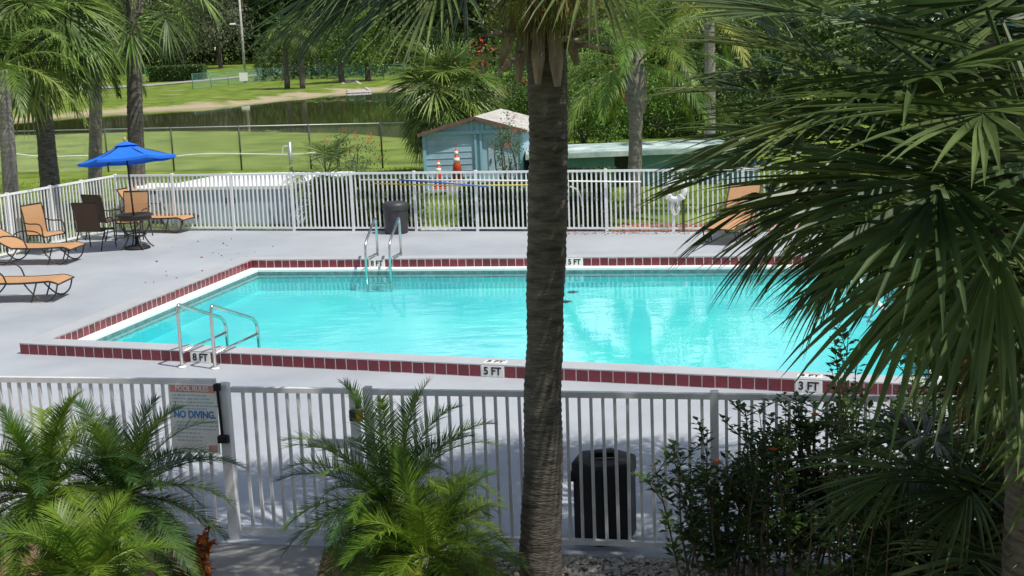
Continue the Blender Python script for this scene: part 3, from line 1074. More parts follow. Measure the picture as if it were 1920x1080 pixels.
# ---------------------------------------------------------------- sheds beyond the fence
# low enclosure with white flat roof
E0 = D(300, 353, 32.0); E1 = D(549, 353, 31.2)
ex = at(E1 - E0, 0).normalized(); ey = V((.36, .93, 0)).normalized()
eh = E0.z
T = thing("pump_enclosure", at(E0, 0), "low blue grey enclosure with a white flat roof behind the fence", "enclosure")
L = at(E1 - E0, 0).length
t = MB()
a, b = at(E0, -.1), at(E1, -.1)
dp = 3.0
q = [a, b, b + ey * dp, a + ey * dp]
t.add([at(p, -.1) for p in q] + [at(p, eh - .05) for p in q], [(0, 1, 5, 4), (1, 2, 6, 5), (2, 3, 7, 6), (3, 0, 4, 7)])
part(t, "wall", M_encl, T)
t = MB()
q2 = inset([at(p, 0) for p in q], -.06)
t.add([at(p, eh - .049) for p in q2] + [at(p, eh + .03) for p in q2], [(3, 2, 1, 0), (4, 5, 6, 7), (0, 1, 5, 4), (1, 2, 6, 5), (2, 3, 7, 6), (3, 0, 4, 7)])
part(t, "roof", M_enclroof, T)
for k in range(2):
    c = a + ex * (L * (.50 + .065 * k)) - ey * .015 + Z * (eh * .62 + .1)
    t = MB(); t.cbox(c, (.03, .04, .13), .006); part(t, "handle", M_darkpost, T)
t = MB(); t.box(a + ex * L * .535 - ey * .004 + Z * (.5), (.014, .012, eh + .0), Matrix.Rotation(math.atan2(ex.y, ex.x), 3, 'Z')); part(t, "door_joint", M_darkpost, T)
T = thing("pump_box", at(D(262, 400, 32.6), 0), "low pale annex with dark slots left of the white roofed enclosure", "enclosure")
a, b = at(D(224, 356, 32.8), 0), at(D(298, 356, 32.4), 0)
zt = D(262, 356, 32.5).z
q = [a, b, b + ey * 1.2, a + ey * 1.2]
t = MB(); t.add([at(p, -.1) for p in q] + [at(p, zt - .12) for p in q], [(0, 1, 5, 4), (1, 2, 6, 5), (2, 3, 7, 6), (3, 0, 4, 7)]); part(t, "wall", M_encl, T)
t = MB(); t.add([at(p, zt - .03) for p in q] + [at(p, zt + .02) for p in q], [(3, 2, 1, 0), (4, 5, 6, 7), (0, 1, 5, 4), (1, 2, 6, 5), (2, 3, 7, 6), (3, 0, 4, 7)]); part(t, "top_slab", M_enclroof, T)
t = MB(); qq = inset(q, .06); t.add([at(p, zt - .125) for p in qq] + [at(p, zt - .028) for p in qq], [(0, 1, 5, 4), (1, 2, 6, 5), (2, 3, 7, 6), (3, 0, 4, 7)]); part(t, "slot_band", M_darkpost, T)
for k in range(5):
    p = a.lerp(b, k / 4)
    t = MB(); t.box(at(p, zt - .075) + ey * .03, (.06, .05, .085)); part(t, "slot_pier", M_encl, T)

# blue gabled shed
YS = 36.6
sw0, sw1 = D(795, 300, YS), D(980, 300, YS)
apx = D(889, 221, YS)
eaveL = D(797, 251, YS)
zE, zA = eaveL.z, apx.z
T = thing("garden_shed", at((sw0 + sw1) / 2, 0), "blue gabled garden shed with a pale roof behind the fence", "shed")
X0, X1, XA = sw0.x, sw1.x, apx.x
sd = V((.22, .975, 0))
dpS = 3.2
t = MB()
fq = [V((X0, YS, -.1)), V((X1, YS, -.1)), V((X1, YS, zE)), V((XA, YS, zA - .06)), V((X0, YS, zE))]
bq_ = [p + sd * dpS for p in fq]
t.add(fq + bq_, [(0, 1, 2, 3, 4), (9, 8, 7, 6, 5), (0, 4, 9, 5), (1, 6, 7, 2)])
part(t, "wall", M_shed, T)
for k, (xe, ml) in enumerate(((X0 - .14, M_roofb), (X1 + .14, M_roofw))):
    sl_ = (zA - zE) / abs(XA - (X0 if k == 0 else X1))
    ze = zE - .14 * sl_
    pts = [V((xe, YS - .18, ze)), V((XA, YS - .18, zA)), V((XA, YS, zA)) + sd * (dpS + .15), V((xe, YS, ze)) + sd * (dpS + .15)]
    t = MB()
    t.add([p + Z * .0 for p in pts] + [p + Z * .05 for p in pts], [(3, 2, 1, 0), (4, 5, 6, 7), (0, 1, 5, 4), (1, 2, 6, 5), (2, 3, 7, 6), (3, 0, 4, 7)] if k == 0 else
          [(0, 1, 2, 3), (7, 6, 5, 4), (4, 5, 1, 0), (5, 6, 2, 1), (6, 7, 3, 2), (7, 4, 0, 3)])
    rf = part(t, "roof", M_roofw, T)
    t = MB(); t.beam(pts[0] + V((0, -.012, .01)), pts[1] + V((0, -.012, .01)), .025, .09); part(t, "barge_board", M_roofb, rf)
t = MB(); t.beam(V((X0 - .01, YS - .035, zE)), V((X1 + .01, YS - .035, zE)), .07, .10); part(t, "tie_board", M_shedt, T)
for px in (797, 893, 903, 978):
    p = D(px, 300, YS)
    t = MB(); t.box(V((p.x, YS - .03, zE / 2 - .05)), (.06 if px in (893, 903) else .09, .055, zE)); part(t, "corner_board", M_shedt, T)
for px in (884, 904):
    p = D(px, 240, YS)
    t = MB(); t.box(V((p.x, YS - .03, (zE + zA) / 2 - .02)), (.07, .05, (zA - zE) * .82)); part(t, "gable_board", M_shedt, T)
p = D(945, 300, YS)
t = MB(); t.box(V((p.x, YS - .012, zE / 2 - .1)), (.85, .02, zE - .15)); dr = part(t, "door", M_shed, T)
t = MB(); t.box(V((p.x - .36, YS - .035, .75)), (.03, .03, .12)); part(t, "door_handle", M_darkpost, dr)
for k in range(1, 9):
    z = zE * k / 9.0
    t = MB(); t.box(V(((X0 + D(890, 300, YS).x) / 2, YS - .006, z)), (D(890, 300, YS).x - X0 - .12, .012, .012)); part(t, "siding_lap", M_shedt, T)

# long low teal building
YT = 36.0
T = thing("low_building", at(D(1180, 320, YT), 0), "long low teal building with a flat weathered roof", "building")
a, b = D(1000, 291, YT), D(1420, 291, YT)
zr = D(1180, 287, YT).z
t = MB()
for (x0, x1) in ((a.x, D(1152, 300, YT).x), (D(1186, 300, YT).x, b.x)):
    t.add([V((x0, YT, -.1)), V((x1, YT, -.1)), V((x1, YT, zr)), V((x0, YT, zr)), V((x0, YT + 2.2, -.1)), V((x1, YT + 2.2, -.1)), V((x1, YT + 2.2, zr)), V((x0, YT + 2.2, zr))], [(0, 1, 2, 3), (1, 5, 6, 2), (4, 0, 3, 7), (5, 4, 7, 6)])
part(t, "wall", M_sheddk, T)
t = MB(); t.box(V(((a.x + b.x) / 2, YT + 1.05, zr + .05)), (b.x - a.x + .4, 2.7, .10)); part(t, "roof", M_rooft, T)
t = MB(); t.box(V(((a.x + b.x) / 2, YT - .33, zr + .02)), (b.x - a.x + .44, .05, .13)); part(t, "fascia", M_rooft, T)
t = MB(); t.box(V((D(1169, 300, YT).x, YT + .5, zr / 2 - .05)), (.9, .05, zr)); part(t, "door", M_darkpost, T)

# traffic cones
def cone(p, h, label):
    T = thing("traffic_cone", p, label, "cone", "traffic cones by the shed")
    s = h / .75
    t = MB(); t.cbox(p + Z * .02 * s, (.38 * s, .38 * s, .04 * s), .012); part(t, "base", M_orange if h < .8 else M_can, T)
    rr = lambda z: (.15 - .125 * z / h) * s
    def band(z0, z1, mt, nm, e=0, par=None):
        t = MB(); t.lathe([(rr(z0) + e, z0), (rr(z1) + e, z1)], p, 16, cap=True); return part(t, nm, mt, par or T, True)
    bd = band(.04 * s, h, M_orange, "body")
    band(h * .58, h * .72, M_conew, "reflective_band", .004, bd)
    band(h * .80, h * .92, M_conew, "reflective_band", .004, bd)
    return T
cone(V((D(824, 350, 36.0).x, 36.0, D(824, 353, 36.0).z)), .77, "smaller orange traffic cone standing left by the blue shed")
blk = V((D(858, 338, 36.1).x, 36.1, 0))
zc = D(858, 339, 36.1).z
t = MB(); t.cbox(V((blk.x, blk.y, zc / 2 - .05)), (.62, .5, zc + .1), .02)
tag(part(t, "concrete_block", M_conc), "low concrete block under the taller cone", "block")
cone(V((blk.x, blk.y, zc + .002)), .88, "taller orange traffic cone with black base by the blue shed")

# ---------------------------------------------------------------- chain link fences, pole, road
def chain_link(label, pts, h, mesh_s, postr, step, mt, wire, mpost, top=True, cat="fence"):
    T = thing("chain_link_fence", pts[0], label, cat)
    w = MB()
    for a, b in zip(pts[:-1], pts[1:]):
        L = (b - a).length
        d = (b - a) / L
        n = max(1, round(L / step))
        for i in range(n + 1):
            p = a + d * L * i / n
            t = MB(); t.tube([p, p + Z * (h + .04)], postr, 8); part(t, "post", mpost, T, True)
        if top:
            t = MB(); t.tube([a + Z * h, b + Z * h], postr * .7, 8); part(t, "top_rail", mt, T, True)
        s = -h
        while s < L:
            for sg in (1, -1):
                s0, s1 = s, s + h
                z0, z1 = (0, h) if sg > 0 else (h, 0)
                c0, c1 = max(s0, 0), min(s1, L)
                if c1 > c0:
                    za = z0 + (z1 - z0) * (c0 - s0) / h
                    zb = z0 + (z1 - z0) * (c1 - s0) / h
                    p, q = a + d * c0 + Z * (za + .02), a + d * c1 + Z * (zb + .02)
                    w.tube([p, q], wire, 3, cap=False)
            s += mesh_s
    part(w, "wire_mesh", mt, T, kind="stuff")
    return T
c0, c1, c2 = at(D(-260, 300, 49.5), -.07), at(D(717, 300, 44.2), -.07), at(D(1010, 300, 43.0), -.07)
chain_link("grey chain link fence between the lawn and the pond", [c0, c1, c2], 1.5, .10, .028, 2.5, M_galv, .0017, M_darkpost)
g0, g1_, g2 = at(G(362, 167), 0), at(G(540, 148), 0), at(D(760, 146, 142), 0)
chain_link("green chain link fence on the far side of the pond", [at(G(100, 152), 0), at(G(362, 150), 0)], 1.3, .5, .035, 3.0, M_green_metal, .006, M_green_metal)
chain_link("green chain link fence climbing past the light pole to the wood", [g0, g1_, g2], 1.5, .30, .035, 4.0, M_green_metal, .008, M_green_metal)

t = MB()
ra = [V((x, y, 0)) for x, y in ((-75, 146), (-50, 148), (-40, 154), (-34, 166), (-26, 185), (-14, 205))]
vs_ = []
for p in ra:
    for oy in (-3.5, 4.0):
        vs_.append(V((p.x, p.y + oy, gh(p.x, p.y + oy) + .06)))
t.add(vs_, [(2 * i, 2 * i + 2, 2 * i + 3, 2 * i + 1) for i in range(len(ra) - 1)])
part(t, "road", M_road, kind="structure")

lpb = at(D(460, 148, 150), 0)
T = thing("light_pole", lpb, "tall pale light pole standing beyond the pond", "pole")
t = MB(); t.tube([lpb, lpb + Z * 11], [.16, .10], 10); part(t, "shaft", M_roofw, T, True)
t = MB(); t.beam(lpb + V((-.1, 0, 6.3)), lpb + V((-.8, 0, 6.5)), .1, .08); arm = part(t, "arm", M_galv, T)
t = MB(); t.cbox(lpb + V((-.95, 0, 6.5)), (.6, .3, .16), .04); part(t, "lamp_head", M_whitel, arm)
sgp = at(D(457, 150, 138), 0)
T = thing("notice_board", sgp, "small white notice on the far green fence", "sign")
zz = D(457, 144, 138).z
t = MB(); t.box(V((sgp.x, 138, zz)), (.85, .04, .85)); part(t, "panel", M_whitel, T)
t = MB(); t.tube([sgp, V((sgp.x, 138.05, zz))], .04, 6); part(t, "post", M_galv, T)

# spillway of concrete slabs
T = thing("spillway", G(668, 172, -.5), "pale concrete spillway slab at the pond's far bank", "spillway")
w0, w1, w2, w3 = G(655, 173, -.42), G(694, 171, -.42), G(664, 151, .03), G(638, 150, .03)
t = MB(); t.add([w0, w1, w2, w3] + [p - Z * .5 for p in (w0, w1, w2, w3)], [(0, 1, 2, 3), (0, 4, 5, 1), (1, 5, 6, 2), (3, 7, 4, 0)]); part(t, "slab", M_roofw, T)
for a, b in ((w0, w3), (w1, w2)):
    t = MB(); t.beam(a + Z * .04, b + Z * .04, .3, .14); part(t, "side_wall", M_conc, T)
for k in range(9):
    p = w0.lerp(w1, (k + .5) / 9) + V((0, -.5, -.1))
    t = MB(); t.lathe([(.12, -.2), (.35, -.1), (.38, .08), (.2, .2)], p, 7); part(t, "rock", M_conc, T)

# standpipe and the white line strung across the lawn
spb = at(D(545, 300, 41), -.06)
T = thing("standpipe", spb, "grey standpipe with a tap on the lawn", "standpipe")
zs = D(546, 266, 41).z
t = MB(); t.tube([spb, at(spb, zs)], .06, 10); part(t, "pipe", M_galv, T, True)
t = MB(); t.tube(curve_pts([at(spb, zs - .15), at(spb, zs - .12) + V((-.15, 0, 0)), at(spb, zs - .2) + V((-.22, 0, 0)), at(spb, zs - .42) + V((-.24, 0, 0))], 4), .022, 8); part(t, "tap_hose", M_rope, T, True)
t = MB()
t.tube(curve_pts([D(-40, 280, 41), D(25, 288, 41), D(85, 294, 41), D(170, 292, 41), D(280, 297, 41), D(360, 290, 41), D(430, 288, 41), D(545, 290, 41), D(595, 285, 41)], 4), .022, 6)
tag(part(t, "strung_hose", M_rope, smooth=True), "white hose strung across the lawn from palm to standpipe", "hose")

# ---------------------------------------------------------------- vegetation builders
def leaf(mb, p, d, up, ln, wd, fold=.25):
    s = d.cross(up)
    if s.length < 1e-4:
        s = d.cross(V((1, .3, 0)))
    s.normalize()
    n = s.cross(d)
    m_ = p + d * ln * .45
    mb.add([p, m_ + s * wd / 2 + n * wd * fold, p + d * ln, m_ - s * wd / 2 + n * wd * fold], [(0, 1, 2), (0, 2, 3)])

def rdir(r_):
    while True:
        v = V((r_.uniform(-1, 1), r_.uniform(-1, 1), r_.uniform(-1, 1)))
        if .05 < v.length < 1:
            return v.normalized()

def fan_frond(mb, base, az, el, plen, R, nseg, r_, droop=1.0, spread=2.3, costa=.35, sag=.35, k=5, wf=1.0, lift=.18, thick=.014):
    d = V((math.cos(az) * math.cos(el), math.sin(az) * math.cos(el), math.sin(el)))
    pts = [base.copy()]
    for i in range(5):
        d = (d - Z * sag * .12).normalized()
        pts.append(pts[-1] + d * plen / 5)
    mb.tube(pts, [thick * 1.6, thick * 1.3, thick, thick, thick * .8, thick * .7], 5, cap=False)
    # costa continues and curves down
    cp = [pts[-1]]
    dc = d.copy()
    cd_ = [dc.copy()]
    for i in range(6):
        dc = (dc - Z * .16 * droop).normalized()
        cp.append(cp[-1] + dc * R * costa / 6)
        cd_.append(dc.copy())
    s = d.cross(Z)
    if s.length < .05:
        s = V((math.sin(az), -math.cos(az), 0))
    s.normalize()
    s = (s + Z * r_.uniform(-.25, .25)).normalized()
    wmax = 2 * spread * R * .42 / nseg * wf * .62
    for i in range(nseg):
        a = -spread + 2 * spread * (i + .5) / nseg + r_.gauss(0, .03)
        f = max(0, 1 - abs(a) / spread) ** .8
        ci = min(6, int(f * 6))
        p = cp[ci].copy()
        fw = cd_[ci]
        n = s.cross(fw).normalized()
        dr = (fw * math.cos(a) + s * math.sin(a) + n * lift * abs(math.sin(a))).normalized()
        ln = R * (.72 + .28 * math.cos(a * .8)) * r_.uniform(.88, 1.06) * (1 - .25 * f * costa)
        side = dr.cross(n).normalized()
        dd = droop * r_.uniform(.75, 1.25)
        vs_, fs_ = [], []
        for j in range(k + 1):
            t = j / k
            w = wmax * (.25 + 2.2 * t if t < .35 else 1.02 * (1 - ((t - .35) / .65) ** 1.3) + .02)
            nn = side.cross(dr).normalized()
            vs_ += [p + side * w * .5, p + nn * w * (-.30), p - side * w * .5]
            if j < k:
                dr = (dr - Z * dd * (.06 + .55 * t ** 1.6) * 5 / k * .42).normalized()
                side = (side - dr * side.dot(dr)).normalized()
                p = p + dr * ln / k
        for j in range(k):
            q = j * 3
            fs_ += [(q, q + 1, q + 4, q + 3), (q + 1, q + 2, q + 5, q + 4)]
        mb.add(vs_, fs_)

def feather_frond(mb, base, az, el, L, nl, ll, lw, r_, arch=.9, droop=.6, ang0=1.2, ang1=.45, start=.14, vee=.25, k=2, rr=.012, plumose=.0):
    d = V((math.cos(az) * math.cos(el), math.sin(az) * math.cos(el), math.sin(el)))
    N = 14
    pts, ds = [base.copy()], [d.copy()]
    for i in range(N):
        t = i / N
        d = (d - Z * arch * (.03 + .13 * t)).normalized()
        pts.append(pts[-1] + d * L / N)
        ds.append(d.copy())
    mb.tube(pts, [rr * (1.5 - 1.3 * i / N) for i in range(N + 1)], 4, cap=False)
    for i in range(nl):
        t = start + (1 - start) * (i + .5) / nl
        f = t * N
        a = min(N - 1, int(f))
        p0 = pts[a].lerp(pts[a + 1], f - a)
        dv = ds[a].lerp(ds[a + 1], f - a).normalized()
        s = dv.cross(Z)
        if s.length < .08:
            s = V((math.sin(az), -math.cos(az), 0))
        s.normalize()
        n = s.cross(dv)
        prof = min(1, .45 + 2.2 * (t - start)) * (1 - .62 * max(0, t - .55) / .45)
        for sg in (-1, 1):
            an = (ang0 + (ang1 - ang0) * t) * r_.uniform(.88, 1.12)
            dr = (dv * math.cos(an) + s * sg * math.sin(an) + n * (vee + r_.gauss(0, .06 + plumose))).normalized()
            ln = ll * prof * r_.uniform(.85, 1.1)
            w = lw
            side = dr.cross(n)
            if side.length < .05:
                side = dr.cross(V((1, 0, 0)))
            side.normalize()
            p = p0.copy()
            vs_, fs_ = [], []
            for j in range(k + 1):
                u = j / k
                ww = w * (.7 if j == 0 else (1 - u ** 1.5) + .04)
                vs_ += [p + side * ww / 2, p - side * ww / 2]
                if j < k:
                    dr = (dr - Z * droop * r_.uniform(.8, 1.2) * (.25 + .5 * u)).normalized()
                    p = p + dr * ln / k
            for j in range(k):
                q = j * 2
                fs_.append((q, q + 1, q + 3, q + 2))
            mb.add(vs_, fs_)

def trunk_mesh(mb, pts, rads, n=16, ringstep=.07, amp=.035, r_=rnd):
    """ringed palm trunk along a polyline"""
    cps = curve_pts(pts, 8)
    # resample
    ln = [0]
    for a, b in zip(cps[:-1], cps[1:]):
        ln.append(ln[-1] + (b - a).length)
    L = ln[-1]
    rows = max(4, int(L / ringstep))
    P, Rr = [], []
    k = 0
    for i in range(rows + 1):
        s = L * i / rows
        while k < len(cps) - 2 and ln[k + 1] < s:
            k += 1
        f = (s - ln[k]) / max(1e-6, ln[k + 1] - ln[k])
        P.append(cps[k].lerp(cps[k + 1], f))
        u = s / L * (len(rads) - 1)
        q = min(len(rads) - 2, int(u))
        Rr.append((rads[q] + (rads[q + 1] - rads[q]) * (u - q)) * (1 + (amp if i % 2 else -amp) * r_.uniform(.3, 1.3)))
    base = len(mb.v)
    mb.tube(P, Rr, n)
    for i in range(base, len(mb.v)):
        v = V(mb.v[i])
        row = (i - base) // n
        c = P[min(row, rows)]
        f = 1 + 1.6 * amp * noise.noise(v * 9) + amp * 1.5 * noise.noise(v * 2.5)
        mb.v[i] = tuple(c + (v - c) * f)

def boots(T, top, r0_, nrows, r_, ln=.35, wd=.10, mt=None, out=.5, step=.13):
    """old leaf bases left on the upper trunk"""
    for j in range(nrows):
        for i in range(5):
            a = 2 * math.pi * (i + .5 * (j % 2)) / 5 + r_.gauss(0, .12)
            dr = V((math.cos(a), math.sin(a), 0))
            p = top - Z * (step * j) + dr * r0_ * .85
            side = V((-dr.y, dr.x, 0))
            t = MB()
            q = [p, p + dr * out * .35 * ln + Z * ln * .55, p + dr * out * ln + Z * ln * r_.uniform(.75, 1.05)]
            vs_, fs_ = [], []
            for m_, c in enumerate(q):
                w = wd * (1, .62, .42)[m_]
                vs_ += [c - side * w, c + dr * .02 , c + side * w, c - dr * .02]
            for m_ in range(2):
                for e in range(4):
                    fs_.append((m_ * 4 + e, m_ * 4 + (e + 1) % 4, m_ * 4 + 4 + (e + 1) % 4, m_ * 4 + 4 + e))
            fs_.append((8, 9, 10, 11))
            t.add(vs_, fs_)
            part(t, "leaf_base", mt or M_boot, T)

def sabal(label, foot, crown, rads, nfr, R, plen, nseg, mts, seed, group=None, els=(1.25, -.75), ring=.08, tn=14, droop=1.0, bt=0, mtr=None, k=4, dead=0, azf=None, wf=1.0, spread=2.2, mid=None):
    r_ = random.Random(seed)
    T = thing("palm_tree", foot, label, "palm", group)
    t = MB()
    pts = [foot] + ([mid] if mid is not None else [foot.lerp(crown, .5) + V((r_.gauss(0, .03), 0, 0))]) + [crown + Z * .15]
    trunk_mesh(t, pts, rads, tn, ring, r_=r_)
    part(t, "trunk", mtr or M_trunk, T, True)
    if bt:
        boots(T, crown - Z * .05, rads[-1], bt, r_, wd=rads[-1] * .5, ln=rads[-1] * 2.6)
    for i in range(nfr):
        f = (i + .5) / nfr
        az = i * 2.39996 + r_.gauss(0, .15)
        if azf:
            az = azf(i, az, r_)
        el = els[0] + (els[1] - els[0]) * f ** .9 + r_.gauss(0, .1)
        t = MB()
        b = crown + V((math.cos(az), math.sin(az), 0)) * rads[-1] * .5 + Z * (.30 * (1 - f))
        fan_frond(t, b, az, el, plen * r_.uniform(.85, 1.15) * (.75 + .25 * min(1, f * 2)), R * r_.uniform(.88, 1.08), nseg, r_, droop=droop * (.75 + .6 * f), k=k, wf=wf, spread=spread, thick=.010 + .004 * R)
        part(t, "frond", mts[i % len(mts)], T)
    for i in range(dead):
        az = i * 2.4 + r_.gauss(0, .3)
        t = MB()
        fan_frond(t, crown + V((math.cos(az), math.sin(az), 0)) * rads[-1] * .7 - Z * .1, az, r_.uniform(-.9, -.5), plen * .7, R * .85, max(12, nseg // 2), r_, droop=2.2, k=k, wf=.5, sag=1.6, spread=1.6)
        part(t, "dead_frond", M_fandead, T)
    return T

def crown_leaves(mb, c, rad, n, ls, r_, clumps=40, tight=.33, shell=.55, flat=1.0, hang=0.0):
    cs = []
    for i in range(clumps):
        d = rdir(r_)
        f = r_.uniform(shell, 1.0)
        cs.append((V((d.x * rad[0], d.y * rad[1], d.z * rad[2])) * f, r_.uniform(.6, 1.3)))
    for i in range(n):
        q, w = cs[r_.randrange(clumps)]
        p = c + q + V((r_.gauss(0, rad[0] * tight * .5 * w), r_.gauss(0, rad[1] * tight * .5 * w), r_.gauss(0, rad[2] * tight * .42 * w)))
        d = rdir(r_)
        d = (d + V((0, 0, -hang)) + q.normalized() * .4).normalized()
        leaf(mb, p, d, (Z + rdir(r_) * .8).normalized(), ls * r_.uniform(.6, 1.3), ls * .55 * r_.uniform(.7, 1.2))

# ---------------------------------------------------------------- main palm in front of the near fence
MP = D(1014, 1075, 9.35)
MP = at(MP, -.03)
ctop = D(1024, 70, 9.35)
r_ = random.Random(5)
T = thing("palm_tree", MP, "palm with thick dark ringed trunk standing in the middle, before the near fence", "palm")
t = MB()
mids = [(1014, 1000, .155), (1019, 850, .145), (1017, 740, .138), (1022, 640, .128), (1022, 560, .140), (1026, 440, .142), (1028, 330, .137), (1028, 220, .139)]
trunk_mesh(t, [MP] + [D(x, y, 9.35) for x, y, q in mids] + [ctop + Z * .3], [.165] + [q for x, y, q in mids] + [.15], 36, .024, .022, r_)
part(t, "trunk", M_trunk, T, True)
# old boots hanging under the crown
for px, py, ln, wd, tw in ((1010, 86, .27, .075, -.15), (1041, 88, .28, .082, .05), (983, 82, .27, .07, -.5), (1068, 80, .16, .06, .4), (965, 72, .2, .06, -1.1)):
    p = D(px, py, 9.16)
    t = MB()
    q = [p + Z * .12, p - Z * ln * .3 + V((tw * .05, -.05, 0)), p - Z * ln * .95 + V((tw * .10, -.03, 0))]
    vs_, fs_ = [], []
    for m_, c in enumerate(q):
        w = wd * (.5, .62, .26)[m_]
        vs_ += [c - V((w, 0, 0)), c - V((0, .018, 0)), c + V((w, 0, 0)), c + V((0, .018, 0))]
    for m_ in range(2):
        for e in range(4):
            fs_.append((m_ * 4 + e, m_ * 4 + (e + 1) % 4, m_ * 4 + 4 + (e + 1) % 4, m_ * 4 + 4 + e))
    fs_.append((8, 9, 10, 11))
    t.add(vs_, fs_); part(t, "leaf_base", M_boot, T)
# broken stalks sticking out
for px, py, qx, qy in ((960, 70, 930, 60), (1000, 80, 935, 140), (1065, 70, 1130, 55), (1060, 85, 1145, 92), (1000, 68, 905, 66), (1050, 72, 1110, 30), (1040, 74, 1090, 78)):
    t = MB(); t.tube([D(px, py, 9.3), D((px + qx) / 2, (py + qy) / 2 - 4, 9.05), D(qx, qy, 8.9)], [.028, .02, .014], 6)
    part(t, "leaf_stalk", M_boot, T, True)
nf = 64
for i in range(nf):
    f = (i + .5) / nf
    az = i * 2.39996 + r_.gauss(0, .12)
    el = 1.35 - 1.25 * f ** .9 + r_.gauss(0, .06)
    t = MB()
    b = ctop + V((math.cos(az), math.sin(az), 0)) * .10 + Z * (.50 * (1 - f) + .40)
    fan_frond(t, b, az, el, r_.uniform(.95, 1.25), r_.uniform(.88, 1.05), 42, r_, droop=.55 + .3 * f, k=5, spread=2.2, sag=.2)
    part(t, "frond", (M_fan, M_fandk, M_fan)[i % 3], T)
for i in range(13):
    az = -math.pi / 2 + (i - 6) * .36 + r_.gauss(0, .1)
    t = MB()
    fan_frond(t, ctop + V((math.cos(az), math.sin(az), 0)) * .10 + Z * .34, az, r_.uniform(-.1, .35), r_.uniform(.10, .2), r_.uniform(.28, .40), 18, r_, droop=2.8, k=5, wf=.5, sag=1.2, spread=1.5)
    part(t, "dead_frond", (M_fandead, M_fanl, M_fan)[i % 3], T)

for i in range(16):
    az = -math.pi / 2 + r_.uniform(-1.5, 1.5)
    t = MB()
    fan_frond(t, ctop + V((math.cos(az), math.sin(az), 0)) * .12 + Z * r_.uniform(.36, .55), az, r_.uniform(.1, .6), r_.uniform(.10, .2), r_.uniform(.40, .52), 18, r_, droop=3.0, k=6, wf=.42, sag=1.0, spread=1.3)
    part(t, "dead_frond", (M_fanl, M_fandead)[i % 2], T)
for i in range(9):
    az = math.radians((168, 178, 190, 201, 213, 225, -12, 8, -28)[i])
    t = MB()
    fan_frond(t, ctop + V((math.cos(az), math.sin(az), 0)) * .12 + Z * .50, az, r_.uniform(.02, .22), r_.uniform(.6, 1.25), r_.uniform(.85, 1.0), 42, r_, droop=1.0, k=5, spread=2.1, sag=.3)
    part(t, "frond", M_fandk, T)  # dark leaf colour stands in for backlit shade on these fronds

# ---------------------------------------------------------------- big fan palm at the right
RP = D(1960, 330, 6.3)
r_ = random.Random(21)
foot = V((RP.x + .15, RP.y + .2, -.03))
T = thing("palm_tree", foot, "large fan palm filling the right side with dark drooping leaves", "palm")
t = MB(); trunk_mesh(t, [foot, foot.lerp(RP, .5), RP + Z * .2], [.20, .17, .17], 20, .04, .02, r_); part(t, "trunk", M_trunk, T, True)
boots(T, RP - Z * .05, .17, 6, r_, ln=.34, wd=.09)
def aimed_frond(hub, R, droop, mt, nseg=42, wf=1.6, spread=2.2, off=0.0):
    b = RP + V((r_.uniform(-.08, .08), r_.uniform(-.08, .08), r_.uniform(-.25, .25)))
    d = hub + Z * .05 - b
    t = MB()
    fan_frond(t, b, math.atan2(d.y, d.x), math.asin(d.z / d.length) + .04, d.length, R, nseg, r_, droop=droop, k=6, spread=spread, costa=.42, wf=wf)
    part(t, "frond", mt, T)
HUBS = ((1450, 290, 6.6, .58), (1475, 345, 6.3, .56), (1500, 395, 6.9, .45), (1440, 235, 6.9, .5), (1620, 430, 6.8, .5), (1475, 175, 6.7, .62), (1500, 265, 6.4, .62), (1545, 335, 6.1, .60), (1560, 400, 6.6, .52), (1590, 230, 5.8, .75), (1620, 310, 7.0, .70),
        (1640, 405, 6.1, .58), (1600, 120, 6.3, .75), (1660, 60, 5.8, .85), (1690, 170, 5.5, .9), (1700, 290, 5.5, .85), (1720, 380, 5.9, .72),
        (1735, 430, 6.6, .60), (1780, 110, 5.3, .9), (1800, 260, 5.1, .95), (1810, 380, 5.4, .9), (1830, 440, 6.0, .62), (1850, 20, 5.5, .95),
        (1880, 180, 5.0, .95), (1890, 330, 5.0, .95), (1900, 470, 5.5, .7), (1960, 440, 5.1, .8), (2020, 600, 5.6, .8),
        (2010, 260, 4.9, .95), (2060, 740, 5.6, .8), (2060, 540, 5.2, .95), (1740, -20, 6.4, .9), (1560, 30, 7.1, .7),
        (1680, 240, 7.3, .85), (1770, 330, 7.4, .85), (1830, 200, 7.6, .9), (1850, 420, 7.2, .6), (2040, 820, 6.4, .8))
for k_, (px, py, Y, R_) in enumerate(HUBS):
    aimed_frond(D(px + r_.uniform(-10, 10), py + r_.uniform(-10, 10), Y), R_ * r_.uniform(.94, 1.06), (.9 if py > 320 else .5) * r_.uniform(.85, 1.15), (M_fan, M_fandk, M_fan)[k_ % 3])
for i in range(26):                                     # inner leaves
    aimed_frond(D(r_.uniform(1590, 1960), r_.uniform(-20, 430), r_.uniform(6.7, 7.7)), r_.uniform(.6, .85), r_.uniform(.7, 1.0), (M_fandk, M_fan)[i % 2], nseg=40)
for i in range(30):                                     # far side and top of the crown
    az = math.radians(r_.uniform(-60, 130))
    el = r_.uniform(-.6, 1.2)
    t = MB()
    fan_frond(t, RP + Z * .15, az, el, r_.uniform(.7, 1.0), r_.uniform(.9, 1.1), 42, r_, droop=.8, k=5, spread=2.2, costa=.4, wf=1.2)
    part(t, "frond", (M_fandk, M_fan)[i % 2], T)
for i in range(7):                                      # browned old leaves under the crown
    t = MB()
    az = math.radians(r_.uniform(120, 300))
    fan_frond(t, RP - Z * .2, az, r_.uniform(-1.0, -.6), r_.uniform(.3, .5), r_.uniform(.6, .8), 26, r_, droop=1.8, k=5, spread=1.7, wf=.7)
    part(t, "dead_frond", M_fandead, T)

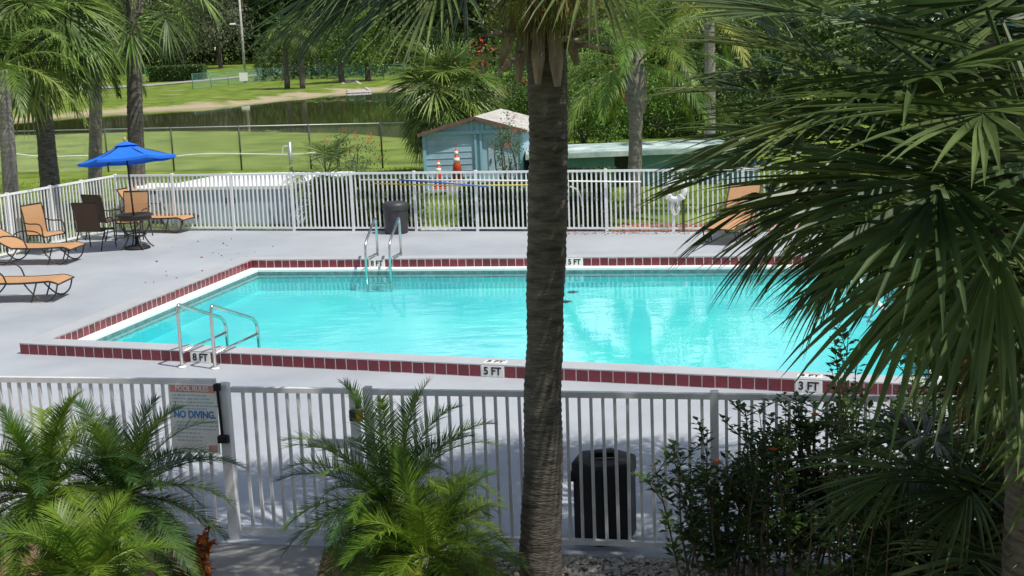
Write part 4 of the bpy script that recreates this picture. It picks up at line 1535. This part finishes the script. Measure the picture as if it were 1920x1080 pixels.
sabal("low young fan palm in the dark bottom right corner", at(D(1935, 1100, 7.3), -.03), D(1935, 985, 7.3), [.12, .11, .10], 34, .72, .6, 40, [M_fandk, M_fandk, M_fan], 23, els=(1.25, -.4), k=5, droop=.9, wf=1.4)
# taller palm behind it: only lower leaves and the shade on the deck show
sabal("tall palm half hidden behind the large fan palm at the right edge", V((3.75, 9.7, -.03)), V((3.45, 9.6, 5.5)), [.19, .16, .16], 60, 1.05, 1.15, 38, [M_fan, M_fandk], 22, els=(1.35, .0), k=5, droop=.8, bt=4)

# ---------------------------------------------------------------- palms beyond the left fence
def gp(px, py, Y, z=-.07):
    p = D(px, py, Y)
    return V((p.x, Y, z))
sabal("leaning palm with dark trunk and bushy crown, left of the umbrella", gp(92, 340, 30.5), D(66, 62, 30.5), [.25, .20, .19], 52, 1.3, 1.0, 32, [M_fan, M_fanl, M_fanl], 31, wf=1.3, mid=D(85, 250, 30.5), k=5, droop=1.35)
sabal("palm with thick trunk directly behind the blue umbrella", gp(254, 345, 33.5), D(252, -10, 33.5), [.22, .19, .19], 26, 1.15, 1.1, 26, [M_fan, M_fanl], 32, bt=4, mid=D(253, 200, 33.5), k=4, droop=1.3)
def queen(label, foot, crown, rads, nfr, L, ll, nl, mts, seed, els=(1.3, -.4), mtr=None, lw=.03, arch=1.0, droop=.75, group=None, shaft=None, k=2, plum=.15):
    r_ = random.Random(seed)
    T = thing("palm_tree", foot, label, "palm", group)
    t = MB()
    trunk_mesh(t, [foot, foot.lerp(crown, .5) + V((.03, 0, 0)), crown], rads, 14, .10, .014, r_)
    part(t, "trunk", mtr or M_trunkg, T, True)
    if shaft:
        for j in range(shaft[0]):
            for i in range(4):
                a = 2 * math.pi * (i + .5 * (j % 2)) / 4 + r_.gauss(0, .1)
                dr = V((math.cos(a), math.sin(a), 0))
                sd_ = V((-dr.y, dr.x, 0))
                z0 = -shaft[1] + j * shaft[1] / shaft[0]
                t = MB()
                vs_, fs_ = [], []
                for m_ in range(5):
                    u = m_ / 4
                    c = crown + Z * (z0 + u * shaft[1] * .62) + dr * (rads[-1] * (.95 + .42 * math.sin(u * 2.6)))
                    w = rads[-1] * (1.0 - .6 * u)
                    vs_ += [c - sd_ * w - dr * .10, c + dr * .03, c + sd_ * w - dr * .10]
                for m_ in range(4):
                    q = m_ * 3
                    fs_ += [(q, q + 1, q + 4, q + 3), (q + 1, q + 2, q + 5, q + 4)]
                t.add(vs_, fs_); part(t, "leaf_base", M_trunkg, T, True)
    for i in range(nfr):
        f = (i + .5) / nfr
        az = i * 2.39996 + r_.gauss(0, .15)
        el = els[0] + (els[1] - els[0]) * f + r_.gauss(0, .08)
        t = MB()
        feather_frond(t, crown + Z * .1 + V((math.cos(az), math.sin(az), 0)) * rads[-1] * .6, az, el, L * r_.uniform(.85, 1.1), nl, ll, lw, r_, arch=arch * r_.uniform(.85, 1.2), droop=droop, k=k, rr=.022, plumose=plum)
        part(t, "frond", mts[i % len(mts)], T)
    return T
queen("grey trunked feather palm cut by the left edge", gp(14, 360, 28.6), D(2, 130, 28.6), [.18, .16, .15], 16, 2.3, .50, 60, [M_pin, M_fanl], 41, droop=1.1, arch=1.35)
queen("feather palm with hanging leaves between the dark palm and the umbrella", gp(170, 328, 35.5), D(178, 95, 35.5), [.19, .17, .16], 15, 2.1, .5, 55, [M_pin, M_fan], 42, droop=1.2, arch=1.5)
# feather palm right of the shed
queen("feather palm with bulging grey neck right of the middle trunk", gp(1187, 424, 30.6, -.05), D(1192, 128, 30.6), [.17, .155, .17], 22, 3.0, .62, 75, [M_pin, M_pin, M_fanl], 43, els=(1.35, -.25), droop=1.0, arch=1.15, shaft=(5, 1.0), k=3)
queen("yellowing feather palm behind the large fan palm", gp(1330, 380, 38), D(1330, 40, 38), [.16, .15, .15], 14, 2.8, .55, 60, [M_pinY, M_pin], 44, droop=1.2, arch=1.5)
# bushy fan palm beside the shed
sabal("bushy low fan palm between the pond and the shed", gp(842, 330, 41), D(840, 190, 41), [.25, .22, .2], 74, 1.25, .95, 30, [M_fanl, M_fanl, M_fan], 51, els=(1.35, -.85), k=5, dead=12, droop=1.25, wf=1.15)
# small fan palm at the far fence
sabal("small fan palm just behind the far fence, beside the enclosure", gp(612, 415, 31), D(612, 345, 31), [.15, .13, .12], 24, .68, .55, 26, [M_fan, M_fanl, M_fan], 52, els=(1.3, -1.0), k=4, droop=1.1)
# far sabals
for k_, (px, py, Y, s_) in enumerate(((537, 60, 128, 30), (566, 66, 126, 33), (597, 58, 165, 28))):
    sabal(("slim palm beyond the pond, left of the pair", "slim palm beyond the pond, right of the pair", "small palm deep in the wood beyond the pond")[k_], gp(px, 140, Y), D(px - 2, py, Y), [.28, .24, .24], 26, 1.4, 1.0, 16, [M_fanl, M_fan], 60 + k_, k=3, ring=.5, tn=8)

# ---------------------------------------------------------------- date palms at the near fence
def pygmy(label, c, nfr, L, seed, mts, els=(1.35, -.75), az0=None, foot=None, arch=1.1):
    r_ = random.Random(seed)
    ft = foot or V((c.x, c.y, -.03))
    T = thing("date_palm", ft, label, "palm")
    t = MB(); trunk_mesh(t, [ft, ft.lerp(c, .5), c], [.07, .065, .07], 12, .04, .05, r_); part(t, "trunk", M_trunk, T, True)
    for i in range(nfr):
        f = (i + .5) / nfr
        az = i * 2.39996 + r_.gauss(0, .15)
        el = els[0] + (els[1] - els[0]) * f + r_.gauss(0, .1)
        t = MB()
        feather_frond(t, c + V((math.cos(az), math.sin(az), 0)) * .04, az, el, L * r_.uniform(.8, 1.12), 60, .21, .0095, r_, arch=arch * r_.uniform(.8, 1.2), droop=.18, ang0=1.15, ang1=.5, vee=.22, k=3, rr=.006, plumose=.08)
        part(t, "frond", M_pinY if (i > nfr * .6 and i % 7 == 0) else mts[i % len(mts)], T)
    return T
pygmy("feathery date palm in front of the gate's right side", D(735, 945, 9.0), 62, .88, 71, [M_pyg, M_pyg, M_pygdk])
pygmy("feathery date palm at the left edge of the near fence", D(80, 925, 9.0), 54, .82, 72, [M_pyg, M_pygdk, M_pyg])
pygmy("dark feathery date palm below the pool rules sign", D(225, 930, 9.2), 58, .84, 73, [M_pygdk, M_pygdk, M_pyg])
pygmy("low bright date palm at the bottom left, before the other two", D(165, 1075, 8.0), 44, .62, 74, [M_pyg, M_pyg])
pygmy("low bright date palm at the bottom edge right of the path", D(800, 1040, 8.3), 44, .70, 75, [M_pyg])

# croton with red and orange leaves
r_ = random.Random(81)
cp_ = at(D(372, 1010, 9.3), -.03)
T = thing("croton", cp_, "croton shrub with red and orange leaves beside the path", "shrub")
t2 = MB(); t = MB()
for i in range(20):
    e = cp_ + V((r_.uniform(-.22, .12), r_.uniform(-.15, .1), r_.uniform(.3, .80)))
    t2.tube([cp_ + V((r_.gauss(0, .04), r_.gauss(0, .04), 0)), e], .006, 5)
    for j in range(16):
        d = (rdir(r_) + Z * .5).normalized()
        leaf(t, cp_.lerp(e, r_.uniform(.45, 1.02)), d, Z, r_.uniform(.07, .13), r_.uniform(.025, .045))
part(t2, "stem", M_stem, T); part(t, "foliage", M_croton, T, kind="stuff")
# ground cover at bottom left and by the path
for lab, px0, px1, py0, py1, Y0, Y1, n, sd_ in (("pinkish low ground cover at the bottom left corner", -60, 95, 985, 1100, 7.6, 8.6, 1700, 82), ("orange flecked ground cover beside the path at the bottom", 535, 640, 1045, 1100, 8.4, 9.0, 700, 83)):
    r_ = random.Random(sd_)
    a, b = D(px0, py0, Y1), D(px1, py1, Y0)
    t = MB()
    for i in range(n):
        u, w = r_.random(), r_.random()
        p = V((a.x + (b.x - a.x) * u, Y0 + (Y1 - Y0) * w, -.02))
        hmax = .46 if sd_ == 82 else .22
        p.z = r_.uniform(.02, hmax) * (1 - .6 * abs(u - .4)) * (.7 + .5 * noise.noise(p * 3))
        leaf(t, p, (rdir(r_) + Z * .4).normalized(), Z, r_.uniform(.035, .07), r_.uniform(.015, .03))
    o = part(t, "ground_cover", M_cover, kind="stuff")
    tag(o, lab, "ground cover")

# hibiscus hedge at bottom right
def hibiscus(label, px0, px1, Y, n, hfun, seed, mtl):
    r_ = random.Random(seed)
    c = at(D((px0 + px1) / 2, 1040, Y), -.03)
    T = thing("hibiscus_shrub", c, label, "shrub")
    ts, tl_, tf = MB(), MB(), MB()
    for i in range(n):
        px = r_.uniform(px0, px1)
        p = at(D(px, 1060, Y + r_.uniform(-.35, .25)), -.03)
        ztop = D(px, hfun(px) + r_.gauss(0, 30), p.y).z
        ztop = max(.3, ztop)
        e = V((p.x + r_.gauss(0, .12), p.y + r_.gauss(0, .08), ztop))
        pts = curve_pts([p, p.lerp(e, .5) + V((r_.gauss(0, .07), r_.gauss(0, .05), 0)), e], 5)
        ts.tube(pts, [.011 - .008 * q / (len(pts) - 1) for q in range(len(pts))], 5, cap=False)
        # side twigs
        axes = [pts]
        for q in range(5):
            m_ = r_.randrange(2, len(pts) - 1)
            s0 = pts[m_]
            e2 = s0 + V((r_.gauss(0, .14), r_.gauss(0, .1), r_.uniform(.12, .3)))
            ts.tube([s0, e2], [.005, .002], 4, cap=False)
            axes.append([s0.lerp(e2, w / 4) for w in range(5)])
        for ax_ in axes:
            m_ = 34 if ax_ is pts else 16
            for q in range(m_):
                u = (q + r_.random()) / m_
                u = .22 + .78 * u
                f = u * (len(ax_) - 1)
                a = min(len(ax_) - 2, int(f))
                s0 = ax_[a].lerp(ax_[a + 1], f - a)
                th = q * 2.4 + r_.uniform(-.3, .3)
                d = V((math.cos(th), math.sin(th), r_.uniform(.0, .8))).normalized()
                ln = r_.uniform(.065, .115) * (1 - .4 * u)
                leaf(tl_, s0 + d * .012, d, Z, ln, ln * .62, .18)
        if r_.random() < .08:
            for q in range(5):
                th = q * 1.257
                leaf(tf, e, V((math.cos(th), math.sin(th), .5)).normalized(), Z, .045, .04)
    part(ts, "stem", M_stem, T)
    part(tl_, "foliage", mtl, T, kind="stuff")
    if tf.v:
        part(tf, "flower", M_red, T, kind="stuff")
    return T
hibiscus("dense hibiscus shrub before the near fence, right of the black bin", 1270, 1620, 9.55, 52, lambda x: 890 - (x - 1240) * .30, 91, M_hib)
hibiscus("tall hibiscus shrub under the large fan palm, reaching over the fence", 1575, 1810, 9.2, 30, lambda x: (700 if int(x) % 3 == 0 else 800), 92, M_hib)
hibiscus("shaded shrub in the bottom right corner", 1560, 2050, 7.6, 80, lambda x: 960 - (x - 1560) * .3, 93, M_hib)

# gravel strip and mulch chips
def scatter(name, label, mt, n, box, size, seed, cat, zbase):
    r_ = random.Random(seed)
    t = MB()
    for i in range(n):
        u, w = r_.random(), r_.random()
        p = box[0].lerp(box[1], u).lerp(box[3].lerp(box[2], u), w)
        s = size * r_.uniform(.5, 1.4)
        ax_ = [V((r_.uniform(.5, 1), 0, 0)), V((0, r_.uniform(.4, .9), 0)), V((0, 0, r_.uniform(.3, .6)))]
        R = Matrix.Rotation(r_.uniform(0, 6.28), 3, 'Z') @ Matrix.Rotation(r_.gauss(0, .4), 3, 'X')
        vs_ = [at(p, zbase) + Z * s * .25 + R @ (q * s * g) for q in ax_ for g in (1, -1)]
        t.add(vs_, [(0, 2, 4), (2, 1, 4), (1, 3, 4), (3, 0, 4), (2, 0, 5), (1, 2, 5), (3, 1, 5), (0, 3, 5)])
    o = part(t, name, mt, kind="stuff")
    return tag(o, label, cat)
scatter("gravel", "pale gravel along the foot of the near fence", M_stone, 1500, [at(G(930, 1075), 0), at(G(1500, 1090), 0), at(G(1500, 1052), 0), at(G(930, 1034), 0)], .03, 3, "gravel", -.02)
fA = lambda s, o: FA + fdir * s + nrmF * o
scatter("mulch", "orange wood mulch behind the far fence under the feather palm", M_chip, 2600, [at(fA(fs(1142, 434), .10), 0), at(fA(fs(1500, 434), .10), 0), at(fA(fs(1500, 434), 1.5), 0), at(fA(fs(1142, 434), 1.5), 0)], .05, 4, "mulch", -.06)
scatter("mulch", "pale mulch behind the far fence between the hedges", M_stone, 900, [at(fA(fs(770, 434), .12), 0), at(fA(fs(850, 434), .12), 0), at(fA(fs(850, 434), .8), 0), at(fA(fs(770, 434), .8), 0)], .05, 6, "mulch", -.06)
scatter("leaf_litter", "dry leaves along the foot of the far fence", M_chip, 260, [at(fA(fs(1040, 434), -.5), 0), at(fA(fs(1300, 434), -.35), 0), at(fA(fs(1300, 434), .0), 0), at(fA(fs(1040, 434), .0), 0)], .022, 8, "leaves", .0)

scatter("leaf_litter", "scattered dry leaf bits on the deck left of the pool", M_chip, 26, [at(G(180, 600), 0), at(G(420, 500), 0), at(G(560, 445), 0), at(G(330, 445), 0)], .035, 12, "leaves", .0)

# grass blades on the lawn behind the far fence
r_ = random.Random(9)
t = MB()
for i in range(42000):
    Y = 30.2 + 14 * r_.random() ** 1.4
    X = r_.uniform(-.47, .30) * Y
    if poly_dist(X, Y, DQ) > -.35:
        continue
    p = V((X, Y, gh(X, Y) - .005))
    a = r_.uniform(0, 6.28)
    h = r_.uniform(.04, .10)
    w = r_.uniform(.008, .016)
    s = V((math.cos(a), math.sin(a), 0)) * w
    t.add([p - s, p + s, p + V((r_.gauss(0, .025), r_.gauss(0, .025), h))], [(0, 1, 2)])
tag(part(t, "grass", M_grass, kind="stuff"), "mown grass on the lawn behind the far fence", "grass")

# ---------------------------------------------------------------- hedges and shrubs behind the far fence
def hedge(label, pxa, pxb, ytop, dep, seed, n, mt=None, ls=.06, o=.45, red=0):
    r_ = random.Random(seed)
    a = fA(fs(pxa, 434), o); b = fA(fs(pxb, 434), o)
    ztop = D((pxa + pxb) / 2, ytop, (a.y + b.y) / 2 + dep / 2).z
    T = thing("hedge", at((a + b) / 2, -.06), label, "hedge")
    L = (b - a).length
    t = MB()
    for i in range(n):
        u, w, z = r_.random(), r_.random(), r_.random()
        f = r_.random()
        if f < .45: w = r_.random() * .12
        elif f < .75: z = 1 - r_.random() * .1
        p = a.lerp(b, u) + nrmF * (w * dep)
        zz = -.05 + z * (ztop + .05) * (1 + .08 * noise.noise(V((p.x * 2.2, p.y * 2.2, seed))))
        p = at(p, zz) + V((0, .1 * noise.noise(V((p.x * 3, zz * 3, seed))), 0))
        leaf(t, p, (rdir(r_) + V((0, -.3, .35))).normalized(), Z, ls * r_.uniform(.7, 1.3), ls * .6)
    part(t, "foliage", mt or M_hedge, T, kind="stuff")
    t = MB()
    for i in range(int(L / .3) + 1):
        p = a.lerp(b, (i + .5) / (int(L / .3) + 1)) + nrmF * dep * .5
        for q in range(3):
            t.tube([at(p, -.06), at(p, 0) + V((r_.gauss(0, .15), r_.gauss(0, .15), ztop * .85))], [.02, .006], 5, cap=False)
    part(t, "stem", M_stem, T)
    return T
hedge("clipped dark hedge behind the far fence, beside the charcoal bin", 575, 778, 336, .9, 101, 15000, ls=.075, o=.25)
hedge("clipped dark hedge behind the far fence, below the shed", 848, 990, 348, .9, 102, 11000, ls=.075)
hedge("clipped dark hedge behind the far fence, right of the middle trunk", 1040, 1136, 322, .9, 103, 10000, ls=.075)

def bush(name, label, c, rad, n, ls, mt, seed, clumps=30, flowers=0, cat="shrub", hang=0.0, fsize=.07, shell=.4, ftop=True, stems=8):
    r_ = random.Random(seed)
    ft = V((c.x, c.y, -.07))
    T = thing(name, ft, label, cat)
    t = MB(); crown_leaves(t, c, rad, n, ls, r_, clumps, hang=hang, shell=shell); part(t, "foliage", mt, T, kind="stuff")
    t = MB()
    for i in range(stems):
        e = c + V((r_.uniform(-.8, .8) * rad[0], r_.uniform(-.8, .8) * rad[1], r_.uniform(-.2, .8) * rad[2]))
        t.tube(curve_pts([ft + V((r_.gauss(0, .08), r_.gauss(0, .08), 0)), ft.lerp(e, .5) + V((r_.gauss(0, .1), 0, 0)), e], 3), [.03] * 3 + [.018] * 2 + [.008] * 2, 5, cap=False)
    part(t, "stem", M_bark, T)
    if flowers:
        t = MB()
        for i in range(flowers):
            d = rdir(r_)
            d.z = abs(d.z)
            q = c + V((d.x * rad[0], d.y * rad[1], d.z * rad[2])) * r_.uniform(.85, 1.12)
            for j in range(14):
                leaf(t, q + V((r_.gauss(0, fsize), r_.gauss(0, fsize), r_.gauss(0, fsize))), rdir(r_), Z, fsize * .9, fsize * .7)
        part(t, "flower", M_red, T, kind="stuff")
    return T
bush("flowering_shrub", "loose shrub with red flowers before the chain link fence", D(648, 300, 37), (1.05, .7, .75), 1500, .07, M_myrtle, 111, 26, 16, fsize=.05)
bush("flowering_shrub", "twiggy crape myrtle with pale leaves right of the shed door", D(955, 285, 34.2), (.50, .5, .95), 900, .07, M_myrtle, 112, 26, 9, fsize=.045)
bush("flowering_shrub", "tall shrub with orange red flowers above the shed roof", D(915, 170, 45), (1.5, 1.2, 1.6), 4200, .12, M_myrtle, 113, 40, 16, fsize=.10)
bush("flowering_shrub", "bright green shrub with a red flower right of the middle trunk", D(1095, 190, 50), (1.9, 1.4, 1.9), 5200, .14, M_bright, 114, 44, 7, fsize=.13)
bush("shrub", "dark broadleaf shrub behind the low teal building, left part", D(1130, 215, 54), (2.2, 1.5, 1.9), 5200, .16, M_hedge, 115, 44)
bush("shrub", "glossy green shrub behind the feather palm's trunk", D(1240, 215, 53), (2.3, 1.5, 1.9), 5500, .16, M_bright, 116, 44)
bush("shrub", "green shrub half hidden by the large fan palm", D(1370, 190, 52), (2.4, 1.5, 2.3), 5500, .16, M_hedge, 117, 44)

for k_, (px, Y, rx, rz_, mt_, lab) in enumerate((
        (1000, 58, 2.6, 2.6, M_bright, "broad green bush behind the shed roof"),
        (1075, 62, 3.0, 2.9, M_myrtle, "pale green bush just right of the middle trunk"),
        (1170, 61, 3.0, 2.8, M_hedge, "dark bush behind the feather palm's neck"),
        (1265, 60, 3.0, 3.0, M_bright, "broad bright bush right of the feather palm"),
        (1360, 59, 3.0, 3.0, M_myrtle, "pale bush behind the yellowing palm"),
        (1460, 58, 3.0, 3.1, M_hedge, "dark bush seen through the fan palm leaves"),
        (1570, 57, 3.0, 3.1, M_bright, "bright bush far right behind the fan palm leaves"),
        (1690, 56, 3.0, 3.1, M_hedge, "dark bush at the far right behind the fan palm"),
        (1820, 55, 3.0, 3.1, M_hedge, "rightmost dark bush behind the fan palm"))):
    p = D(px, 200, Y)
    bush("bush", lab, V((p.x, Y, rz_ * .9)), (rx, 1.8, rz_), 6500, .20, mt_, 130 + k_, 60, shell=.25, cat="bush")

# ---------------------------------------------------------------- trees
def tree_mesh(seed, rad, n, ls, mt, clumps=60, hang=0.0, shell=.35):
    r_ = random.Random(seed)
    t = MB(); crown_leaves(t, V((0, 0, 0)), rad, n, ls, r_, clumps, tight=.34, shell=shell, hang=hang)
    return t.mesh("crown", mt)
def trunk_tree_mesh(seed, h, r0_, rad):
    r_ = random.Random(seed)
    t = MB()
    t.tube(curve_pts([V((0, 0, 0)), V((r_.gauss(0, .2), 0, h * .5)), V((r_.gauss(0, .3), 0, h))], 4), [r0_ * (1.2 - .75 * q / 8) for q in range(9)], 8, cap=False)
    for i in range(6):
        a = r_.uniform(0, 6.28)
        s0 = V((0, 0, h * r_.uniform(.5, .9)))
        e = s0 + V((math.cos(a) * rad[0] * .7, math.sin(a) * rad[1] * .7, rad[2] * r_.uniform(.2, .8)))
        t.tube(curve_pts([s0, s0.lerp(e, .5) + Z * .3, e], 3), [r0_ * .45 * (1 - .12 * q) for q in range(7)], 6, cap=False)
    return t.mesh("trunk", M_bark)

def tree(label, p, h, crown_me, trunk_me, sc=(1, 1, 1), rz=0.0, group=None, name="tree"):
    T = thing(name, p, label, "tree", group)
    o = obj("trunk", trunk_me, T, world=False); o.rotation_euler = (0, 0, rz)
    o.scale = (1, 1, sc[2])
    o = obj("crown", crown_me, T, world=False, kind="stuff"); o.location = (0, 0, h); o.rotation_euler = (0, 0, rz); o.scale = sc
    return T
crA = [tree_mesh(201 + i, (4.2, 4.2, 5.5), 3600, .50, M_forest, 55) for i in range(3)]
crB = [tree_mesh(211 + i, (5.0, 5.0, 4.6), 4200, .40, M_moss, 60, hang=.9) for i in range(2)]
crC = [tree_mesh(221 + i, (3.4, 3.4, 3.6), 3600, .34, M_bright, 45) for i in range(2)]
tkA = [trunk_tree_mesh(231 + i, 8.5, .28, (4.2, 4.2, 5.5)) for i in range(3)]
tkB = [trunk_tree_mesh(241 + i, 5.0, .30, (5, 5, 4.6)) for i in range(2)]
r_ = random.Random(77)
# near row of the wood, trees one can tell apart
for k_, (px, Y, typ, lab) in enumerate((
        (345, 215, 'B', "pale moss hung oak behind the clipped hedge"),
        (415, 205, 'B', "pale moss hung oak left of the light pole"),
        (640, 139, 'C', "bright green tree right of the slim palms"),
        (690, 142, 'C', "bright green tree behind the far fence's right end"),
        (225, 205, 'B', "pale oak seen behind the palm trunks"),
        (90, 215, 'A', "dark tree beyond the pond at far left"))):
    p = D(px, 140, Y); p = at(p, gh(p.x, p.y) - .1)
    if typ == 'B': tree(lab, p, 8.6, crB[k_ % 2], tkB[k_ % 2], (1.3, 1.3, 1.3), r_.uniform(0, 6), name="oak_tree")
    elif typ == 'C': tree(lab, p, 4.4, crC[k_ % 2], tkB[k_ % 2], (1, 1, 1), r_.uniform(0, 6), name="broadleaf_tree")
    else: tree(lab, p, 10, crA[0], tkA[0], (1.2, 1.2, 1.2), 1, name="broadleaf_tree")
ORD = ("leftmost", "second", "third", "fourth", "fifth", "sixth", "seventh", "eighth", "ninth", "tenth", "eleventh", "twelfth", "thirteenth", "fourteenth", "fifteenth", "sixteenth", "rightmost")
for i in range(17):
    px = -60 + 1560 * (i + r_.uniform(-.2, .2)) / 16
    p = D(px, 140, 232 + r_.uniform(-4, 4)); p = at(p, gh(p.x, p.y) - .1)
    s = r_.uniform(1.35, 1.75)
    lab = ORD[i] + (" tall dark tree in the front row of the wood" if i in (0, 16) else " tall dark tree from the left in the wood's front row")
    tree(lab, p, 9.5 * s, crA[i % 3], tkA[i % 3], (s * 1.15, s * 1.15, s * 1.25), r_.uniform(0, 6), "trees of the wood beyond the pond", name="forest_tree")
t = MB()
for row, Y in enumerate((250, 266, 282)):
    for i in range(17):
        px = -160 + 1750 * (i + .5 * row) / 17
        p = D(px, 140, Y)
        crown_leaves(t, V((p.x, Y, 11.0)), (9.5, 6, 11.5), 2600, 1.4, r_, 45, shell=.2)
tag(part(t, "wood", M_forest, kind="stuff"), "deep dark wood behind the front row of trees", "wood")
# undergrowth of the wood, one mass
t = MB()
for i in range(26000):
    px = r_.uniform(-200, 1500)
    Y = r_.uniform(222, 262) if px < 480 else r_.uniform(152, 190)
    p = D(px, 140, Y)
    p.z = gh(p.x, p.y) + r_.random() ** 1.5 * (8.0 if px < 480 else 5.0)
    leaf(t, p, rdir(r_), Z, r_.uniform(.4, .9), r_.uniform(.25, .5))
tag(part(t, "undergrowth", M_forest, kind="stuff"), "dark undergrowth along the edge of the wood", "undergrowth")
# clipped hedge by the road
for lab, x0, x1, y0, y1, Y, sd_ in (("large clipped hedge by the road beyond the pond", 281, 388, 124, 147, 165, 301), ("small clipped hedge end left of the large one", 215, 278, 124, 138, 195, 302)):
    a, b = D(x0, y1, Y), D(x1, y1, Y)
    zt = D((x0 + x1) / 2, y0, Y).z
    T = thing("clipped_hedge", at((a + b) / 2, -.1), lab, "hedge")
    t = MB()
    for i in range(3500):
        p = V((r_.uniform(a.x, b.x), Y + r_.uniform(-1, 1) * 1.6, r_.uniform(0, zt)))
        if r_.random() < .4: p.y = Y - 1.6 + r_.random() * .2
        elif r_.random() < .5: p.z = zt - r_.random() * .15
        leaf(t, p, rdir(r_), Z, .26, .17)
    part(t, "foliage", M_hedge, T, kind="stuff")
    t = MB()
    t.box(V(((a.x + b.x) / 2, Y, zt / 2)), ((b.x - a.x) * .93, 2.6, zt * .9)); part(t, "inner_growth", M_hedge, T)
# trees on the right, behind the low building
for k_, (px, Y, h, s, lab, c_) in enumerate((
        (1000, 70, 4.6, .8, "leafy tree behind the shed and the middle trunk", crC[0]),
        (1150, 66, 5.4, .9, "leafy tree behind the low teal building", crC[1]),
        (1290, 64, 5.0, .95, "leafy tree behind the yellowing palm", crC[0]),
        (1440, 62, 5.6, 1.0, "leafy tree mostly behind the large fan palm", crC[1]),
        (1600, 60, 5.6, 1.0, "leafy tree at the right, hidden by palm leaves", crC[0]))):
    tree(lab, at(D(px, 200, Y), -.1), h, c_, tkB[k_ % 2], (s * .9, s * .9, s * 1.1), k_ * 1.3, name="broadleaf_tree")
for k_, (px, Y) in enumerate(((905, 95), (1040, 92), (1200, 90), (1350, 88), (1500, 86), (1680, 84), (1850, 80))):
    tree((ORD[k_] if k_ < 6 else "rightmost") + (" tall dark tree" if k_ in (0, 6) else " tall dark tree from the left") + " behind the shed and low building", at(D(px, 200, Y), -.1), 8.5, crA[k_ % 3], tkA[k_ % 3], (.95, .95, 1.2), k_ * .9, "tall trees behind the buildings on the right", name="forest_tree")
# lily pads on the pond
r_ = random.Random(15)
for lab, px, py, n in (("yellow green water plants floating near the far bank", 622, 188, 60), ("pale floating weed near the pond's near bank", 462, 249, 45)):
    t = MB()
    c = G(px, py, -.49)
    for i in range(n):
        q = c + V((r_.gauss(0, 1.6 if n > 50 else .75), r_.gauss(0, 1.6 if n > 50 else .35), r_.uniform(.0, .03)))
        rr = r_.uniform(.12, .3)
        t.add([q + V((rr * math.cos(a), rr * math.sin(a), 0)) for a in [j * 1.047 for j in range(6)]], [(0, 1, 2, 3, 4, 5)])
    tag(part(t, "water_plants", M_fanl, kind="stuff"), lab, "water plants")
